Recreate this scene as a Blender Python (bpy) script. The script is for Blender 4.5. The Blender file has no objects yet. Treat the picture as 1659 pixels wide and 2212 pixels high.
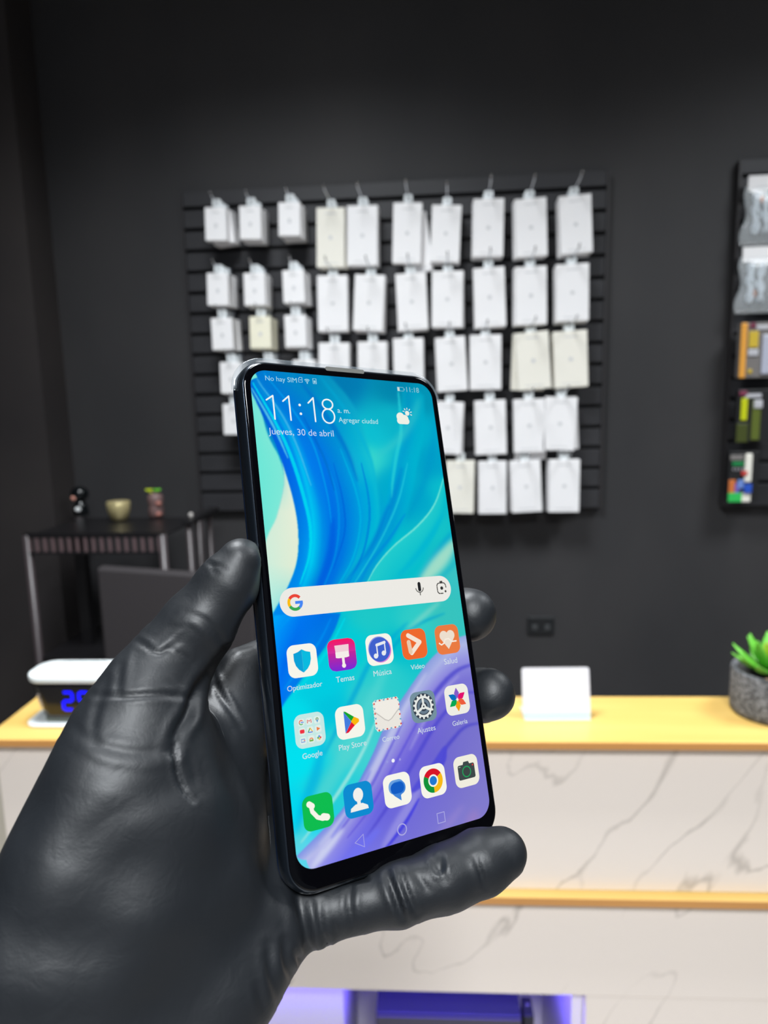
import bpy, bmesh, math, random
import numpy as np
from mathutils import Vector, Matrix
random.seed(7)
SC = bpy.context.scene
COL = SC.collection
# ------------------------------------------------------------------ camera
W, H, F = 1659, 2212, 1534.0
CX, CY = 829.5, 1106.0
CAM = np.array([0.0, 0.0, 1.60])
dn = np.array([225, 9474, 1534.0]); dn /= np.linalg.norm(dn)
ZW = -dn                                              # world up seen by the camera (x right, y down, z forward)
XW = np.array([15930, -(15930*225-1534**2)/9474, -1534.0]); XW /= np.linalg.norm(XW)
YW = np.cross(ZW, XW)
def cam2w(v): v = np.asarray(v, float); return np.array([v@XW, v@YW, v@ZW])
def P(px, py, z):                                     # photo pixel at a depth -> point in the room
    return Vector(CAM + cam2w([(px-CX)/F*z, (py-CY)/F*z, z]))
def ray(px, py): return cam2w([(px-CX)/F, (py-CY)/F, 1.0])
def on_y(px, py, Y):
    d = ray(px, py); return Vector(CAM + d*((Y-CAM[1])/d[1]))
def on_z(px, py, Z):
    d = ray(px, py); return Vector(CAM + d*((Z-CAM[2])/d[2]))
cam = bpy.data.cameras.new('camera'); co = bpy.data.objects.new('camera', cam); COL.objects.link(co)
R = np.column_stack([cam2w([1,0,0]), cam2w([0,-1,0]), cam2w([0,0,-1])])
M = Matrix([[*R[i], CAM[i]] for i in range(3)] + [[0,0,0,1]]); co.matrix_world = M
cam.sensor_fit = 'VERTICAL'; cam.sensor_height = 36; cam.sensor_width = 27; cam.lens = F/H*36
cam.clip_start = 0.01
cam.dof.use_dof = True; cam.dof.focus_distance = 0.232; cam.dof.aperture_fstop = 12.5
SC.camera = co
# ------------------------------------------------------------------ world, lamps, exposure
w = bpy.data.worlds.new('world'); SC.world = w; w.use_nodes = True
w.node_tree.nodes['Background'].inputs[0].default_value = (.80, .88, 1, 1)
w.node_tree.nodes['Background'].inputs[1].default_value = .22
SC.view_settings.view_transform = 'Standard'; SC.view_settings.look = 'None'
SC.view_settings.exposure = 0; SC.view_settings.gamma = 1; SC.view_settings.use_curve_mapping = False
CEIL = 3.05
LAMPS = [((-.40, .92), 40), ((1.35, 1.0), 31), ((.25, -1.15), 92)]
def area(name, loc, size, power, color, rot=(0,0,0), spread=180):
    l = bpy.data.lights.new(name, 'AREA'); l.shape = 'RECTANGLE'; l.size, l.size_y = size; l.energy = power; l.color = color; l.spread = math.radians(spread)
    o = bpy.data.objects.new(name, l); COL.objects.link(o); o.location = loc; o.rotation_euler = rot; return o
for (lx, ly), pw in LAMPS:
    area('ceiling_lamp_light', (lx, ly, CEIL-.06), (.58, .58), pw, (.93, .97, 1), spread=136)
# ------------------------------------------------------------------ helpers
def lin(c):
    return tuple(((x/255)/12.92 if x/255 <= .04045 else ((x/255+.055)/1.055)**2.4) for x in c[:3])
MATS = {}
def mat(name, rgb, rough=.5, metal=0., spec=.5, emit=None, es=1., alpha=None, trans=0., coat=0., bump=None, sheen=0.):
    if name in MATS: return MATS[name]
    m = bpy.data.materials.new(name); m.use_nodes = True; MATS[name] = m
    b = m.node_tree.nodes['Principled BSDF']; c = lin(rgb)
    b.inputs['Base Color'].default_value = (*c, 1); b.inputs['Roughness'].default_value = rough
    b.inputs['Metallic'].default_value = metal; b.inputs['Specular IOR Level'].default_value = spec
    b.inputs['Transmission Weight'].default_value = trans; b.inputs['Coat Weight'].default_value = coat
    if emit: b.inputs['Emission Color'].default_value = (*lin(emit), 1); b.inputs['Emission Strength'].default_value = es
    if alpha is not None: b.inputs['Alpha'].default_value = alpha
    if bump:
        N = m.node_tree.nodes; L = m.node_tree.links
        tc = N.new('ShaderNodeTexCoord'); n = N.new('ShaderNodeTexNoise'); n.inputs['Scale'].default_value = bump[0]; n.inputs['Detail'].default_value = 4
        bp = N.new('ShaderNodeBump'); bp.inputs['Strength'].default_value = bump[1]; bp.inputs['Distance'].default_value = bump[2]
        L.new(tc.outputs['Object'], n.inputs['Vector']); L.new(n.outputs['Fac'], bp.inputs['Height']); L.new(bp.outputs['Normal'], b.inputs['Normal'])
    return m
def noise_mix(m, ca, cb, scale, lo=.35, hi=.65, stretch=(1,1,1), detail=5):
    N = m.node_tree.nodes; L = m.node_tree.links; b = N['Principled BSDF']
    tc = N.new('ShaderNodeTexCoord'); mp = N.new('ShaderNodeMapping'); mp.inputs['Scale'].default_value = stretch
    n = N.new('ShaderNodeTexNoise'); n.inputs['Scale'].default_value = scale; n.inputs['Detail'].default_value = detail
    r = N.new('ShaderNodeValToRGB'); r.color_ramp.elements[0].position = lo; r.color_ramp.elements[1].position = hi
    r.color_ramp.elements[0].color = (*lin(ca), 1); r.color_ramp.elements[1].color = (*lin(cb), 1)
    L.new(tc.outputs['Object'], mp.inputs[0]); L.new(mp.outputs[0], n.inputs['Vector']); L.new(n.outputs['Fac'], r.inputs[0]); L.new(r.outputs[0], b.inputs['Base Color'])
    return m
class MB:
    def __init__(s): s.v = []; s.f = []; s.m = []; s.mats = []
    def mi(s, m):
        if m not in s.mats: s.mats.append(m)
        return s.mats.index(m)
    def add(s, vs, fs, m):
        o = len(s.v); s.v += [tuple(x) for x in vs]; k = s.mi(m)
        for f in fs: s.f.append([i+o for i in f]); s.m.append(k)
        return s
    def box(s, c, d, m, rot=None):
        x, y, z = [q/2 for q in d]
        vs = [Vector((a*x, b*y, e*z)) for a in (-1,1) for b in (-1,1) for e in (-1,1)]
        if rot is not None: vs = [rot @ v for v in vs]
        vs = [v+Vector(c) for v in vs]
        return s.add(vs, [(0,1,3,2),(4,6,7,5),(0,4,5,1),(2,3,7,6),(0,2,6,4),(1,5,7,3)], m)
    def bb(s, a, b, m):
        return s.box([(a[i]+b[i])/2 for i in range(3)], [abs(b[i]-a[i]) for i in range(3)], m)
    def tube(s, pts, r, m, n=10, cap=True):
        pts = [Vector(p) for p in pts]; rs = r if isinstance(r, (list, tuple)) else [r]*len(pts)
        vs = []; fs = []; up = None
        for i, p in enumerate(pts):
            t = (pts[min(i+1, len(pts)-1)]-pts[max(i-1, 0)]).normalized()
            if up is None: up = t.orthogonal().normalized()
            up = (up - t*up.dot(t)).normalized(); sd = t.cross(up)
            for k in range(n):
                a = 2*math.pi*k/n; vs.append(p+(up*math.cos(a)+sd*math.sin(a))*rs[i])
        for i in range(len(pts)-1):
            for k in range(n):
                fs.append((i*n+k, i*n+(k+1)%n, (i+1)*n+(k+1)%n, (i+1)*n+k))
        if cap: fs.append(tuple(range(n))[::-1]); fs.append(tuple(range((len(pts)-1)*n, len(pts)*n)))
        return s.add(vs, fs, m)
    def lathe(s, c, prof, m, n=40, cap=True):
        vs = []; fs = []; c = Vector(c)
        for r, z in prof:
            for k in range(n):
                a = 2*math.pi*k/n; vs.append(c+Vector((r*math.cos(a), r*math.sin(a), z)))
        for i in range(len(prof)-1):
            for k in range(n): fs.append((i*n+k, i*n+(k+1)%n, (i+1)*n+(k+1)%n, (i+1)*n+k))
        if cap: fs.append(tuple(range(n))[::-1]); fs.append(tuple(range((len(prof)-1)*n, len(prof)*n)))
        return s.add(vs, fs, m)
    def loops(s, rings, m, cap=True):                 # rings of equal length, joined
        n = len(rings[0]); vs = [v for r in rings for v in r]; fs = []
        for i in range(len(rings)-1):
            for k in range(n): fs.append((i*n+k, i*n+(k+1)%n, (i+1)*n+(k+1)%n, (i+1)*n+k))
        if cap: fs.append(tuple(range(n))[::-1]); fs.append(tuple(range((len(rings)-1)*n, len(rings)*n)))
        return s.add(vs, fs, m)
    def build(s, name, parent=None, bevel=0, smooth=False, loc=None, segs=2):
        me = bpy.data.meshes.new(name); me.from_pydata(s.v, [], s.f); me.update()
        for m in s.mats: me.materials.append(m)
        for p, k in zip(me.polygons, s.m): p.material_index = k; p.use_smooth = smooth
        bm = bmesh.new(); bm.from_mesh(me); bmesh.ops.recalc_face_normals(bm, faces=bm.faces); bm.to_mesh(me); bm.free()
        o = bpy.data.objects.new(name, me); COL.objects.link(o)
        if parent: o.parent = parent
        if loc is not None: o.location = loc
        if bevel:
            b = o.modifiers.new('bevel', 'BEVEL'); b.width = bevel; b.segments = segs; b.limit_method = 'ANGLE'
        return o
def rrect(x0, y0, x1, y1, r, n=8):
    pts = []
    for cx, cy, a0 in ((x1-r, y1-r, 0), (x0+r, y1-r, 90), (x0+r, y0+r, 180), (x1-r, y0+r, 270)):
        for k in range(n+1):
            a = math.radians(a0+90*k/n); pts.append((cx+r*math.cos(a), cy+r*math.sin(a)))
    return pts
def tag(o, label, cat, group=None):
    o['label'] = label; o['category'] = cat
    if group: o['group'] = group
    return o
def thing(name, label, cat, loc=(0,0,0), rz=0, group=None):
    o = bpy.data.objects.new(name, None); COL.objects.link(o); o.empty_display_size = .02
    o.location = loc; o.rotation_euler = (0, 0, rz); return tag(o, label, cat, group)
def struct(name, mb, **k):
    o = mb.build(name, **k); o['kind'] = 'structure'; return o
def copy_tree(o, parent=None):
    c = o.copy(); COL.objects.link(c)
    if parent: c.parent = parent
    for ch in list(o.children):
        copy_tree(ch, c)
    return c
def text_mesh(body, m, name='text'):
    cu = bpy.data.curves.new(name, 'FONT'); cu.body = body; cu.size = 1; cu.resolution_u = 4
    o = bpy.data.objects.new(name, cu); COL.objects.link(o); bpy.context.view_layer.update()
    dg = bpy.context.evaluated_depsgraph_get(); me = bpy.data.meshes.new_from_object(o.evaluated_get(dg))
    vs = [v.co.copy() for v in me.vertices]; fs = [tuple(p.vertices) for p in me.polygons]
    bpy.data.objects.remove(o); bpy.data.curves.remove(cu); bpy.data.meshes.remove(me)
    return vs, fs
# ------------------------------------------------------------------ the room
WY = 2.25                                             # back wall
m_wall = noise_mix(mat('charcoal_wall_paint', (52,52,53), .62, spec=.35, bump=(60,.15,.002)), (47,47,49), (58,57,58), 2.5, .3, .7, (1,1,.5))
m_floor = mat('floor_tile', (150,145,140), .4)
m_ceil = mat('ceiling_paint', (120,120,122), .8)
struct('wall_back', MB().bb((-2.6, WY, 0), (2.8, WY+.12, CEIL), m_wall))
m_brown = noise_mix(mat('brown_charcoal_panel', (52,48,48), .6, spec=.35), (46,43,44), (56,52,51), 2.2, .3, .7)
c0 = on_y(62, 600, WY-.14)
# vertical pier on the left, its front nearer than the wall
pier_x = on_y(77, 700, WY-.14).x
struct('trim_1', MB().bb((-2.6, WY-.14, 0), (pier_x, WY, CEIL), m_brown))
struct('wall_left', MB().bb((-2.7, -1.8, 0), (-2.601, WY+.12, CEIL), m_brown))
struct('wall_right', MB().bb((2.801, -1.8, 0), (2.9, WY+.12, CEIL), m_wall))
struct('floor', MB().bb((-3, -2.5, -.1), (3, WY+.12, 0), m_floor))
struct('ceiling', MB().bb((-3, -1.8, CEIL), (3, WY+.12, CEIL+.1), m_ceil))
m_lamp = mat('lamp_diffuser', (250,250,250), .6, emit=(240,247,255), es=3)
m_white = mat('white_plastic', (238,240,240), .35)
for i, ((lx, ly), pw) in enumerate(LAMPS):
    t = thing('ceiling_lamp', ['square white ceiling lamp nearest the wall display', 'square white ceiling lamp on the right side', 'square white ceiling lamp behind the counter visitor'][i], 'lamp', (lx, ly, CEIL-.05), group='ceiling lamps')
    f = MB()
    for a, b in (((-.32,-.32,0),(.32,-.3,.05)), ((-.32,.3,0),(.32,.32,.05)), ((-.32,-.3,0),(-.3,.3,.05)), ((.3,-.3,0),(.32,.3,.05))): f.bb(a, b, m_white)
    f.build('frame', t); MB().bb((-.3,-.3,.02), (.3,.3,.05), m_lamp).build('diffuser', t)
# ------------------------------------------------------------------ slatwall boards
m_slat = noise_mix(mat('black_slat_board', (46,46,49), .5, spec=.4), (43,43,46), (51,51,54), 3, .3, .7, (1,1,4))
m_groove = mat('groove_black', (14,14,18), .6)
m_edge = mat('board_edge', (42,40,42), .5)
SY = WY-.0255                                          # face of the boards
def slatboard(name, label, x0, x1, z0, z1, grooves):
    t = thing(name, label, 'display board', ((x0+x1)/2, WY-.0015, z0))
    ox, oz = (x0+x1)/2, z0
    MB().bb((x0-ox, -.008, 0), (x1-ox, 0, z1-z0), m_groove).build('back_panel', t)
    zs = [z1]+grooves+[z0]; b = MB()
    for a, c in zip(zs[:-1], zs[1:]):
        top = a-(.0055 if a != z1 else 0); bot = c+(.0055 if c != z0 else 0)
        b.bb((x0-ox, -.024, bot-oz), (x1-ox, -.0075, top-oz), m_slat)
    b.build('slats', t, bevel=.0015)
    MB().bb((x0-ox-.008, -.027, 0), (x0-ox-.0005, 0, z1-z0), m_edge).build('edge_trim', t); MB().bb((x1-ox+.0005, -.027, 0), (x1-ox+.008, 0, z1-z0), m_edge).build('edge_trim', t)
    return t
BX0, BX1 = on_y(405, 600, SY).x, on_y(1306, 600, SY).x
BZ1, BZ0 = on_y(1306, 368, SY).z, on_y(1290, 1097, SY).z
g1 = on_y(1290, 406, SY).z; pitch = (g1-BZ0)/15
slatboard('slatwall_board', 'wide black slatwall board behind the phone, carrying rows of white boxes', BX0, BX1, BZ0, BZ1, [g1-pitch*i for i in range(15)])
RX0 = on_y(1585, 700, SY).x
slatboard('slatwall_board', 'black slatwall board at the right edge with bagged cables and coloured packs', RX0, RX0+1.0, on_y(1570, 1093, SY).z, on_y(1605, 345, SY).z, [g1-pitch*(i)+.012 for i in range(-0, 15)])
# ------------------------------------------------------------------ hooks and boxes
m_chrome = mat('chrome_wire', (200,202,206), .15, 1.)
m_box = mat('white_carton', (240,239,240), .55, spec=.3)
m_boxc = mat('cream_carton', (238,235,224), .55, spec=.3)
m_boxy = mat('yellowed_carton', (240,236,214), .55, spec=.3)
m_print = mat('pale_grey_print', (205,206,208), .5)
m_dark = mat('dark_print', (120,122,124), .5)
m_tab = mat('clear_plastic_tab', (245,250,252), .08, alpha=.75, coat=1.)  # nearly opaque white paints the bright highlights of the clear tabs
m_warmbot = mat('carton_base_painted_bounce', (226,205,200), .55)  # pinkish colour paints warm bounce light on carton undersides; not assigned
def hook_mesh(L):
    b = MB(); b.tube([(0,.004,0),(0,-L*.5,.001),(0,-L*.9,.004),(0,-L,.014)], .0022, m_chrome, 8); return b
HK = {}
def hook(x, z, L, label, group):
    o = MB.build(hook_mesh(L), 'display_hook', smooth=True, loc=(x, SY, z)) if L not in HK else None
    if o is None: o = HK[L].copy(); COL.objects.link(o); o.location = (x, SY, z)
    else:
        pl = MB().box((0,-.0018,-.006), (.022,.0035,.034), m_chrome).build('hook_plate', o, bevel=.0008); HK[L] = o
        return tag(o, label, 'hook', group)
    for ch in HK[L].children:
        c = ch.copy(); COL.objects.link(c); c.parent = o
    return tag(o, label, 'hook', group)
PROTO = {}
def carton(kind, w_, h_, d_, m):
    key = (kind, m.name)
    if key not in PROTO:
        root = bpy.data.objects.new('product_box', None); root.empty_display_size = .02
        parts = []
        def keep(o): COL.objects.unlink(o); parts.append(o)
        b = MB(); b.box((0,0,-h_/2-.018), (w_, d_, h_), m); keep(b.build('carton', bevel=.0012))
        # hang tab of clear plastic with a round euro hole
        ring = rrect(-.013, -.02, .013, .008, .006, 5); hole = [(.004*math.cos(2*math.pi*k/24+math.pi/4*0), .004*math.sin(2*math.pi*k/24)) for k in range(24)]
        tb = MB(); n = len(ring)
        vs = [(x, y_, z) for y_ in (-.0006, .0006) for x, z in ring] + [(x, y_, z) for y_ in (-.0006, .0006) for x, z in hole]
        fs = []
        for k in range(n): fs.append((k, (k+1)%n, n+(k+1)%n, n+k))
        for k in range(24): fs.append((2*n+k, 2*n+(k+1)%24, 2*n+24+(k+1)%24, 2*n+24+k))
        for s_ in (0, 1):
            for k in range(n):
                a0 = round(k/n*24) % 24; a1 = round((k+1)/n*24) % 24
                f = [s_*n+k, s_*n+(k+1)%n, 2*n+s_*24+a1] + ([2*n+s_*24+a0] if a0 != a1 else [])
                fs.append(f)
        tb.add(vs, fs, m_tab); keep(tb.build('hang_tab'))
        marks = (('logo_print', -.5, .010, .010), ('title_print', -.1, .034, .003), ('footer_print', -.93, .05, .002)) if kind == 'large' else (('title_print', -.16, .022, .003), ('logo_print', -.55, .008, .012))
        for nm, fz, mw_, mh_ in marks: keep(MB().box((0, -d_/2-.0003, -.018+h_*fz), (mw_, .0004, mh_), m_print).build(nm))
        PROTO[key] = parts
    r = bpy.data.objects.new('product_box', None); r.empty_display_size = .02; COL.objects.link(r)
    for p in PROTO[key]:
        c = p.copy(); COL.objects.link(c); c.parent = r
    return r
ROWN = ['top row', 'second row', 'third row', 'fourth row', 'bottom row']
COLN = ['first', 'second', 'third', 'fourth', 'fifth', 'sixth', 'seventh']
# large boxes: (row, col, left px, right px, top px, bottom px, tilt in degrees, material, rear box tilt)
LB = [(0,0,688,750,448,577,2,'c',0),(0,1,753,820,443,573,1.5,'w',1),(0,2,854,918,437,568,2.5,'w',-7),(0,3,938,1004,447,570,3.2,'w',2),(0,4,1024,1091,433,558,1,'w',1),(0,5,1107,1177,432,558,-2,'w',-1),(0,6,1200,1272,426,552,-3,'w',-2),
 (1,0,688,754,597,718,1,'w',1),(1,1,773,841,596,717,4,'w',3),(1,2,851,918,592,715,-2,'w',-1),(1,3,935,1003,588,710,1,'w',0),(1,4,1018,1087,577,706,-2,'w',-1),(1,5,1110,1179,577,703,-1,'w',0),(1,6,1198,1270,573,697,-1,'w',-1),
 (2,0,692,759,740,862,1.5,'w',1),(2,1,775,839,738,860,1,'w',1),(2,2,850,915,731,853,0,'w',0),(2,3,935,1001,732,849,-3,'w',-2),(2,4,1015,1083,727,845,0,'w',0),(2,5,1104,1179,718,842,-4,'c',2),(2,6,1189,1264,717,839,-2.5,'c',-2),
 (3,3,945,1010,872,985,4,'w',2),(3,4,1023,1090,867,984,-1.5,'w',-1),(3,5,1107,1175,866,981,-1,'w',-1),(3,6,1182,1253,862,977,3,'w',-3),
 (4,3,966,1028,1000,1112,1.5,'c',1),(4,4,1034,1094,1000,1113,0,'w',0),(4,5,1096,1163,1000,1111,-3,'w',-2),(4,6,1186,1252,997,1110,0,'w',0)]
LW, LH, LD = .089, .166, .026
FY = SY-.012-LD*2-.010                               # front face of the large boxes
for r, c, x0, x1, y0, y1, tl, mk, rt in LB:
    mm = {'w': m_box, 'c': m_boxc}[mk]
    p = on_y((x0+x1)/2, y0, FY); q = on_y((x0+x1)/2, y1, FY)
    wpx = (on_y(x1, (y0+y1)/2, FY)-on_y(x0, (y0+y1)/2, FY)).length - math.sin(abs(math.radians(tl)))*.12*.5
    hh = (p-q).length
    tlr = math.radians(-tl)
    mid = (p+q)/2; px_, pz_ = mid.x-math.sin(-tlr)*(.5*LH+.018)*1, mid.z+(.5*LH+.018)
    for k in range(2):
        b = carton('large', LW, LH, LD, mm)
        y = FY+LD/2+.001 + k*(LD+.003)
        b.location = (px_ + (0 if k == 0 else random.uniform(-.002,.002)), y, pz_-(0 if k == 0 else random.uniform(0,.004)))
        if (r, c) in ((0,2), (3,5)) and k == 1: b.location.z -= .022; b.location.x += .006
        b.rotation_euler = (0, -(tlr if k == 0 else math.radians(-rt)), 0)
        sx = wpx/LW; b.scale = (sx, 1, hh/LH)
        tone = 'cream' if mk == 'c' else 'white'
        lean = ' leaning left' if tl <= -2 else (' leaning right' if tl >= 2 else '')
        tag(b, f'tall {tone} box{lean if k == 0 else ""}, {ROWN[r]}, {COLN[c]} tall column, {"front" if k == 0 else "rear"} one on its hook', 'box', 'tall white boxes on the slatwall')
    hook(px_, pz_, .19, f'chrome wire hook of the {ROWN[r]}, {COLN[c]} column of tall boxes', 'chrome hooks on the slatwall')
SB = [(0,0,443,492,449,518,2,'w'),(0,1,518,566,447,514,2,'w'),(0,2,603,650,438,508,2,'w'),
 (1,0,447,496,590,659,2,'w'),(1,1,527,574,590,659,1,'w'),(1,2,611,657,583,654,0,'w'),
 (2,0,455,504,687,755,0,'w'),(2,1,540,586,685,751,1,'y'),(2,2,615,661,680,750,0,'w'),
 (3,0,475,523,785,847,1,'w'),(3,1,556,602,782,846,0,'w'),(3,2,633,679,777,845,0,'w'),
 (4,0,481,529,875,937,1,'w')]
SW, SH, SD = .064, .092, .027
FYS = SY-.012-SD*3-.012
for r, c, x0, x1, y0, y1, tl, mk in SB:
    mm = {'w': m_box, 'y': m_boxy}[mk]
    p = on_y((x0+x1)/2, y0, FYS); q = on_y((x0+x1)/2, y1, FYS); mid = (p+q)/2
    px_, pz_ = mid.x, mid.z+.5*SH+.018
    for k in range(3):
        b = carton('small', SW, SH, SD, mm)
        b.location = (px_+(0 if k == 0 else random.uniform(-.002,.003)), FYS+SD/2+.001+k*(SD+.002), pz_-(0 if k == 0 else random.uniform(0,.004)))
        rx = random.uniform(-2, 2)
        if (r, c) == (0, 0) and k > 0: rx = -7
        b.rotation_euler = (0, math.radians(tl if k == 0 else tl+rx), math.radians(0))
        tone = 'yellowed' if mk == 'y' else 'white'
        tag(b, f'small {tone} box, {["front", "middle", "rear"][k]} of its stack, {ROWN[r]}, {COLN[c]} small column', 'box', 'small boxes on the slatwall')
    hook(px_, pz_, .15, f'chrome wire hook of the {ROWN[r]}, {COLN[c]} column of small boxes', 'chrome hooks on the slatwall')
# ------------------------------------------------------------------ packs on the right board
m_bag = mat('clear_bag', (235,242,246), .12, alpha=.22, coat=1.)
m_cable = mat('white_cable', (205,214,222), .3)
m_blackcard = mat('black_card', (26,27,29), .5)
m_copper = mat('copper_plug', (215,150,120), .3, .6)
def bagged(px0, ytop, ybot, label, swap):
    a = on_y(px0, ytop, SY-.03); b = on_y(px0, ybot, SY-.03); h = a.z-b.z
    t = thing('bagged_cable', label, 'packaging', (a.x, SY-.03, b.z), group='bagged cables on the right board')
    MB().box((.058, -.004, h-.017), (.128, .006, .042), m_box).build('header_card', t, bevel=.002)
    MB().box((.075, .002, h*.42), (.085, .002, h*.72), m_blackcard).build('backing_card', t)
    g = MB(); n = 14; rings = []
    for j in range(n+1):
        f = j/n; z = h*.87*f; wd = .064+.006*math.sin(f*9); dp = .003+.014*math.sin(math.pi*min(1, f*1.05))**.7
        rings.append([(.055+wd*math.cos(a_)+(-.01*(1-f)), -.004-dp*abs(math.sin(a_))*(1 if math.sin(a_) > 0 else .2)*1.0, z) for a_ in [2*math.pi*k/24 for k in range(24)]])
    g.loops(rings, m_bag); g.build('bag', t, smooth=True)
    cb = MB()
    for q, (cx, ww) in enumerate(((.018, .013), (.045, .010))):
        pts = [(cx+ww*math.sin(s_*1.3+q)*(.6+.3*math.sin(s_*.5)), -.010-.002*q, h*(.16+.6*((s_ % 6.28)/6.28 if (int(s_/6.28) % 2 == 0) else 1-(s_ % 6.28)/6.28))) for s_ in [k*.35 for k in range(72)]]
        cb.tube(pts, .0032, m_cable, 6)
    cb.build('cable', t, smooth=True)
    MB().box((.03, -.013, h*(.66 if not swap else .3)), (.007,.006,.016), m_copper).build('plug', t, bevel=.001)
bagged(1620, 384, 532, 'clear bag of white cable under a white header card, uppermost on the right board', False)
bagged(1608, 538, 678, 'clear bag of white cable under a white header card, just above the orange edged pack', True)
m_orange = mat('orange_card', (226,160,66), .4); m_greyc = mat('grey_card', (120,116,114), .4); m_gold = mat('gold_print', (205,176,60), .4)
m_maroon = mat('maroon_print', (120,45,70), .5); m_silver = mat('silver_print', (190,190,196), .3); m_lav = mat('pale_blue_device', (180,184,200), .3)
def pack(name, label, px0, ytop, ybot, wd, dp, base):
    a = on_y(px0, ytop, SY-.05); b = on_y(px0, ybot, SY-.05); h = a.z-b.z
    t = thing(name, label, 'packaging', (a.x, SY-.05, b.z))
    MB().box((wd/2, 0, h/2), (wd, dp, h), base).build('card', t, bevel=.002)
    return t, h, -dp/2
def deco(t, name, items):
    for nm, c, d, m, bv in items: MB().box(c, d, m).build(nm, t, bevel=bv)
t, h, fy = pack('cable_pack', 'orange edged grey pack with gold printing, third down on the right board', 1598, 699, 817, .13, .03, m_greyc)
deco(t, '', [('orange_strip', (.007, fy-.002, h/2), (.017,.006,h), m_orange, .002), ('logo_strip', (.03, fy-.002, h*.95), (.014,.003,.014), m_maroon, .001), ('brand_band', (.07, fy-.002, h*.91), (.06,.003,.012), m_silver, .001),
  ('printed_badge', (.034, fy-.002, h*.70), (.026,.003,h*.3), m_gold, .001), ('round_label', (.034, fy-.003, h*.46), (.028,.003,h*.12), m_silver, .006), ('device_window', (.08, fy-.003, h*.42), (.045,.006,h*.72), m_lav, .004), ('corner_dot', (.028, fy-.003, h*.12), (.011,.003,.012), m_gold, .001)])
m_yg = mat('yellow_green_print', (196,204,20), .4); m_ol = mat('olive_card', (66,74,30), .4); m_olv = mat('olive_line', (92,104,40), .4)
t, h, fy = pack('charger_pack', 'black and olive pack with a bright yellow-green block, fourth down on the right board', 1592, 842, 955, .11, .02, m_blackcard)
deco(t, '', [('logo_strip', (.014, fy-.002, h*.93), (.022,.003,.014), m_maroon, .003), ('brand_band', (.042, fy-.002, h*.88), (.045,.003,.011), m_silver, .003), ('printed_block', (.018, fy-.003, h*.63), (.018,.003,h*.42), m_yg, .003),
  ('lower_print', (.016, fy-.002, h*.18), (.032,.003,h*.36), m_ol, .003), ('device_window', (.052, fy-.003, h*.42), (.024,.004,h*.76), m_olv, .004), ('device', (.055, fy-.006, h*.72), (.024,.006,h*.16), m_silver, .005)])
m_gr = mat('green_print', (20,130,70), .4); m_gr2 = mat('bright_green_print', (50,190,90), .4); m_rd = mat('red_print', (200,60,56), .4); m_bl = mat('blue_print', (40,84,190), .4)
m_lb = mat('light_blue_print', (110,140,205), .4); m_or2 = mat('orange_print', (205,115,60), .4); m_vio = mat('violet_print', (110,90,180), .4)
t, h, fy = pack('earphone_pack', 'multicoloured pack in green, orange and blue, lowest on the right board', 1574, 975, 1084, .085, .02, m_blackcard)
deco(t, '', [('brand_band', (.02, fy-.002, h*.88), (.038,.003,.016), m_greyc, .004), ('green_band', (.024, fy-.003, h*.76), (.034,.003,.012), m_gr, .002), ('white_tube', (.052, fy-.005, h*.68), (.020,.010,h*.56), m_boxc, .004),
  ('red_seal', (.040, fy-.011, h*.58), (.018,.003,.012), m_rd, .004), ('orange_patch', (.010, fy-.003, h*.32), (.019,.003,h*.26), m_or2, .005), ('violet_patch', (.024, fy-.003, h*.28), (.016,.003,h*.2), m_vio, .004),
  ('light_blue_patch', (.034, fy-.004, h*.36), (.018,.003,h*.18), m_lb, .004), ('blue_patch', (.052, fy-.011, h*.28), (.022,.003,h*.18), m_bl, .004), ('green_patch', (.02, fy-.004, h*.1), (.040,.003,h*.18), m_gr2, .004), ('cream_patch', (.050, fy-.004, h*.1), (.026,.003,h*.18), m_boxc, .004)])
ch = MB()
for k in range(4):
    x = .010+.009*k
    for s_ in (1, -1): ch.box((x+.002, fy-.003, h*.655+.002*s_), (.006,.002,.0016), m_silver, Matrix.Rotation(math.radians(-45*s_), 3, 'Y'))
ch.build('chevron_row', t)
# ------------------------------------------------------------------ outlet and cable on the wall
m_out = mat('black_outlet', (31,33,35), .4)
p = on_y(1168, 1350, WY)
t = thing('power_outlet', 'black double power outlet low on the wall, right of the phone', 'outlet', (p.x, WY, p.z))
MB().box((0,-.004,0), (.085,.008,.06), m_out).build('cover_plate', t, bevel=.003)
for s_ in (-1, 1): MB().box((.020*s_,-.009,-.006), (.018,.004,.018), mat('grey_socket', (60,62,64), .5)).build('socket', t, bevel=.002)
# ------------------------------------------------------------------ the counter
LZ = 1.09
dcam = np.array([26460, -(26460*225-1534**2)/9474, -1534.0])
# counter direction in the room
cdw = cam2w(dcam); CA = math.atan2(cdw[1], cdw[0])
A0 = on_z(829, 1601, LZ)                               # a point on the front top edge of the ledge
COUNTER = Matrix.Translation(A0) @ Matrix.Rotation(CA, 4, 'Z')
CI = COUNTER.inverted()
def place(o): o.matrix_world = COUNTER @ o.matrix_world; return o
def cl(px, py, y=None, z=None):                        # photo pixel to the counter's own frame, on its plane y= or z=
    o = CI @ Vector(CAM); d = CI.to_3x3() @ Vector(ray(px, py))
    s_ = (y-o.y)/d.y if y is not None else (z-o.z)/d.z
    return o+d*s_
m_wood = noise_mix(mat('oiled_pine_ledge', (222,180,92), .32, spec=.4), (196,158,84), (212,178,104), 1.6, .25, .75, (1,14,14))
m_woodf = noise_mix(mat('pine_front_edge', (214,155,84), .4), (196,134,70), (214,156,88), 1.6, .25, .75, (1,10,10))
DEP = cl(1300, 1504, z=0).y
xl = cl(70, 1512, z=0).x
TH = -cl(829, 1619, y=0).z
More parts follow.
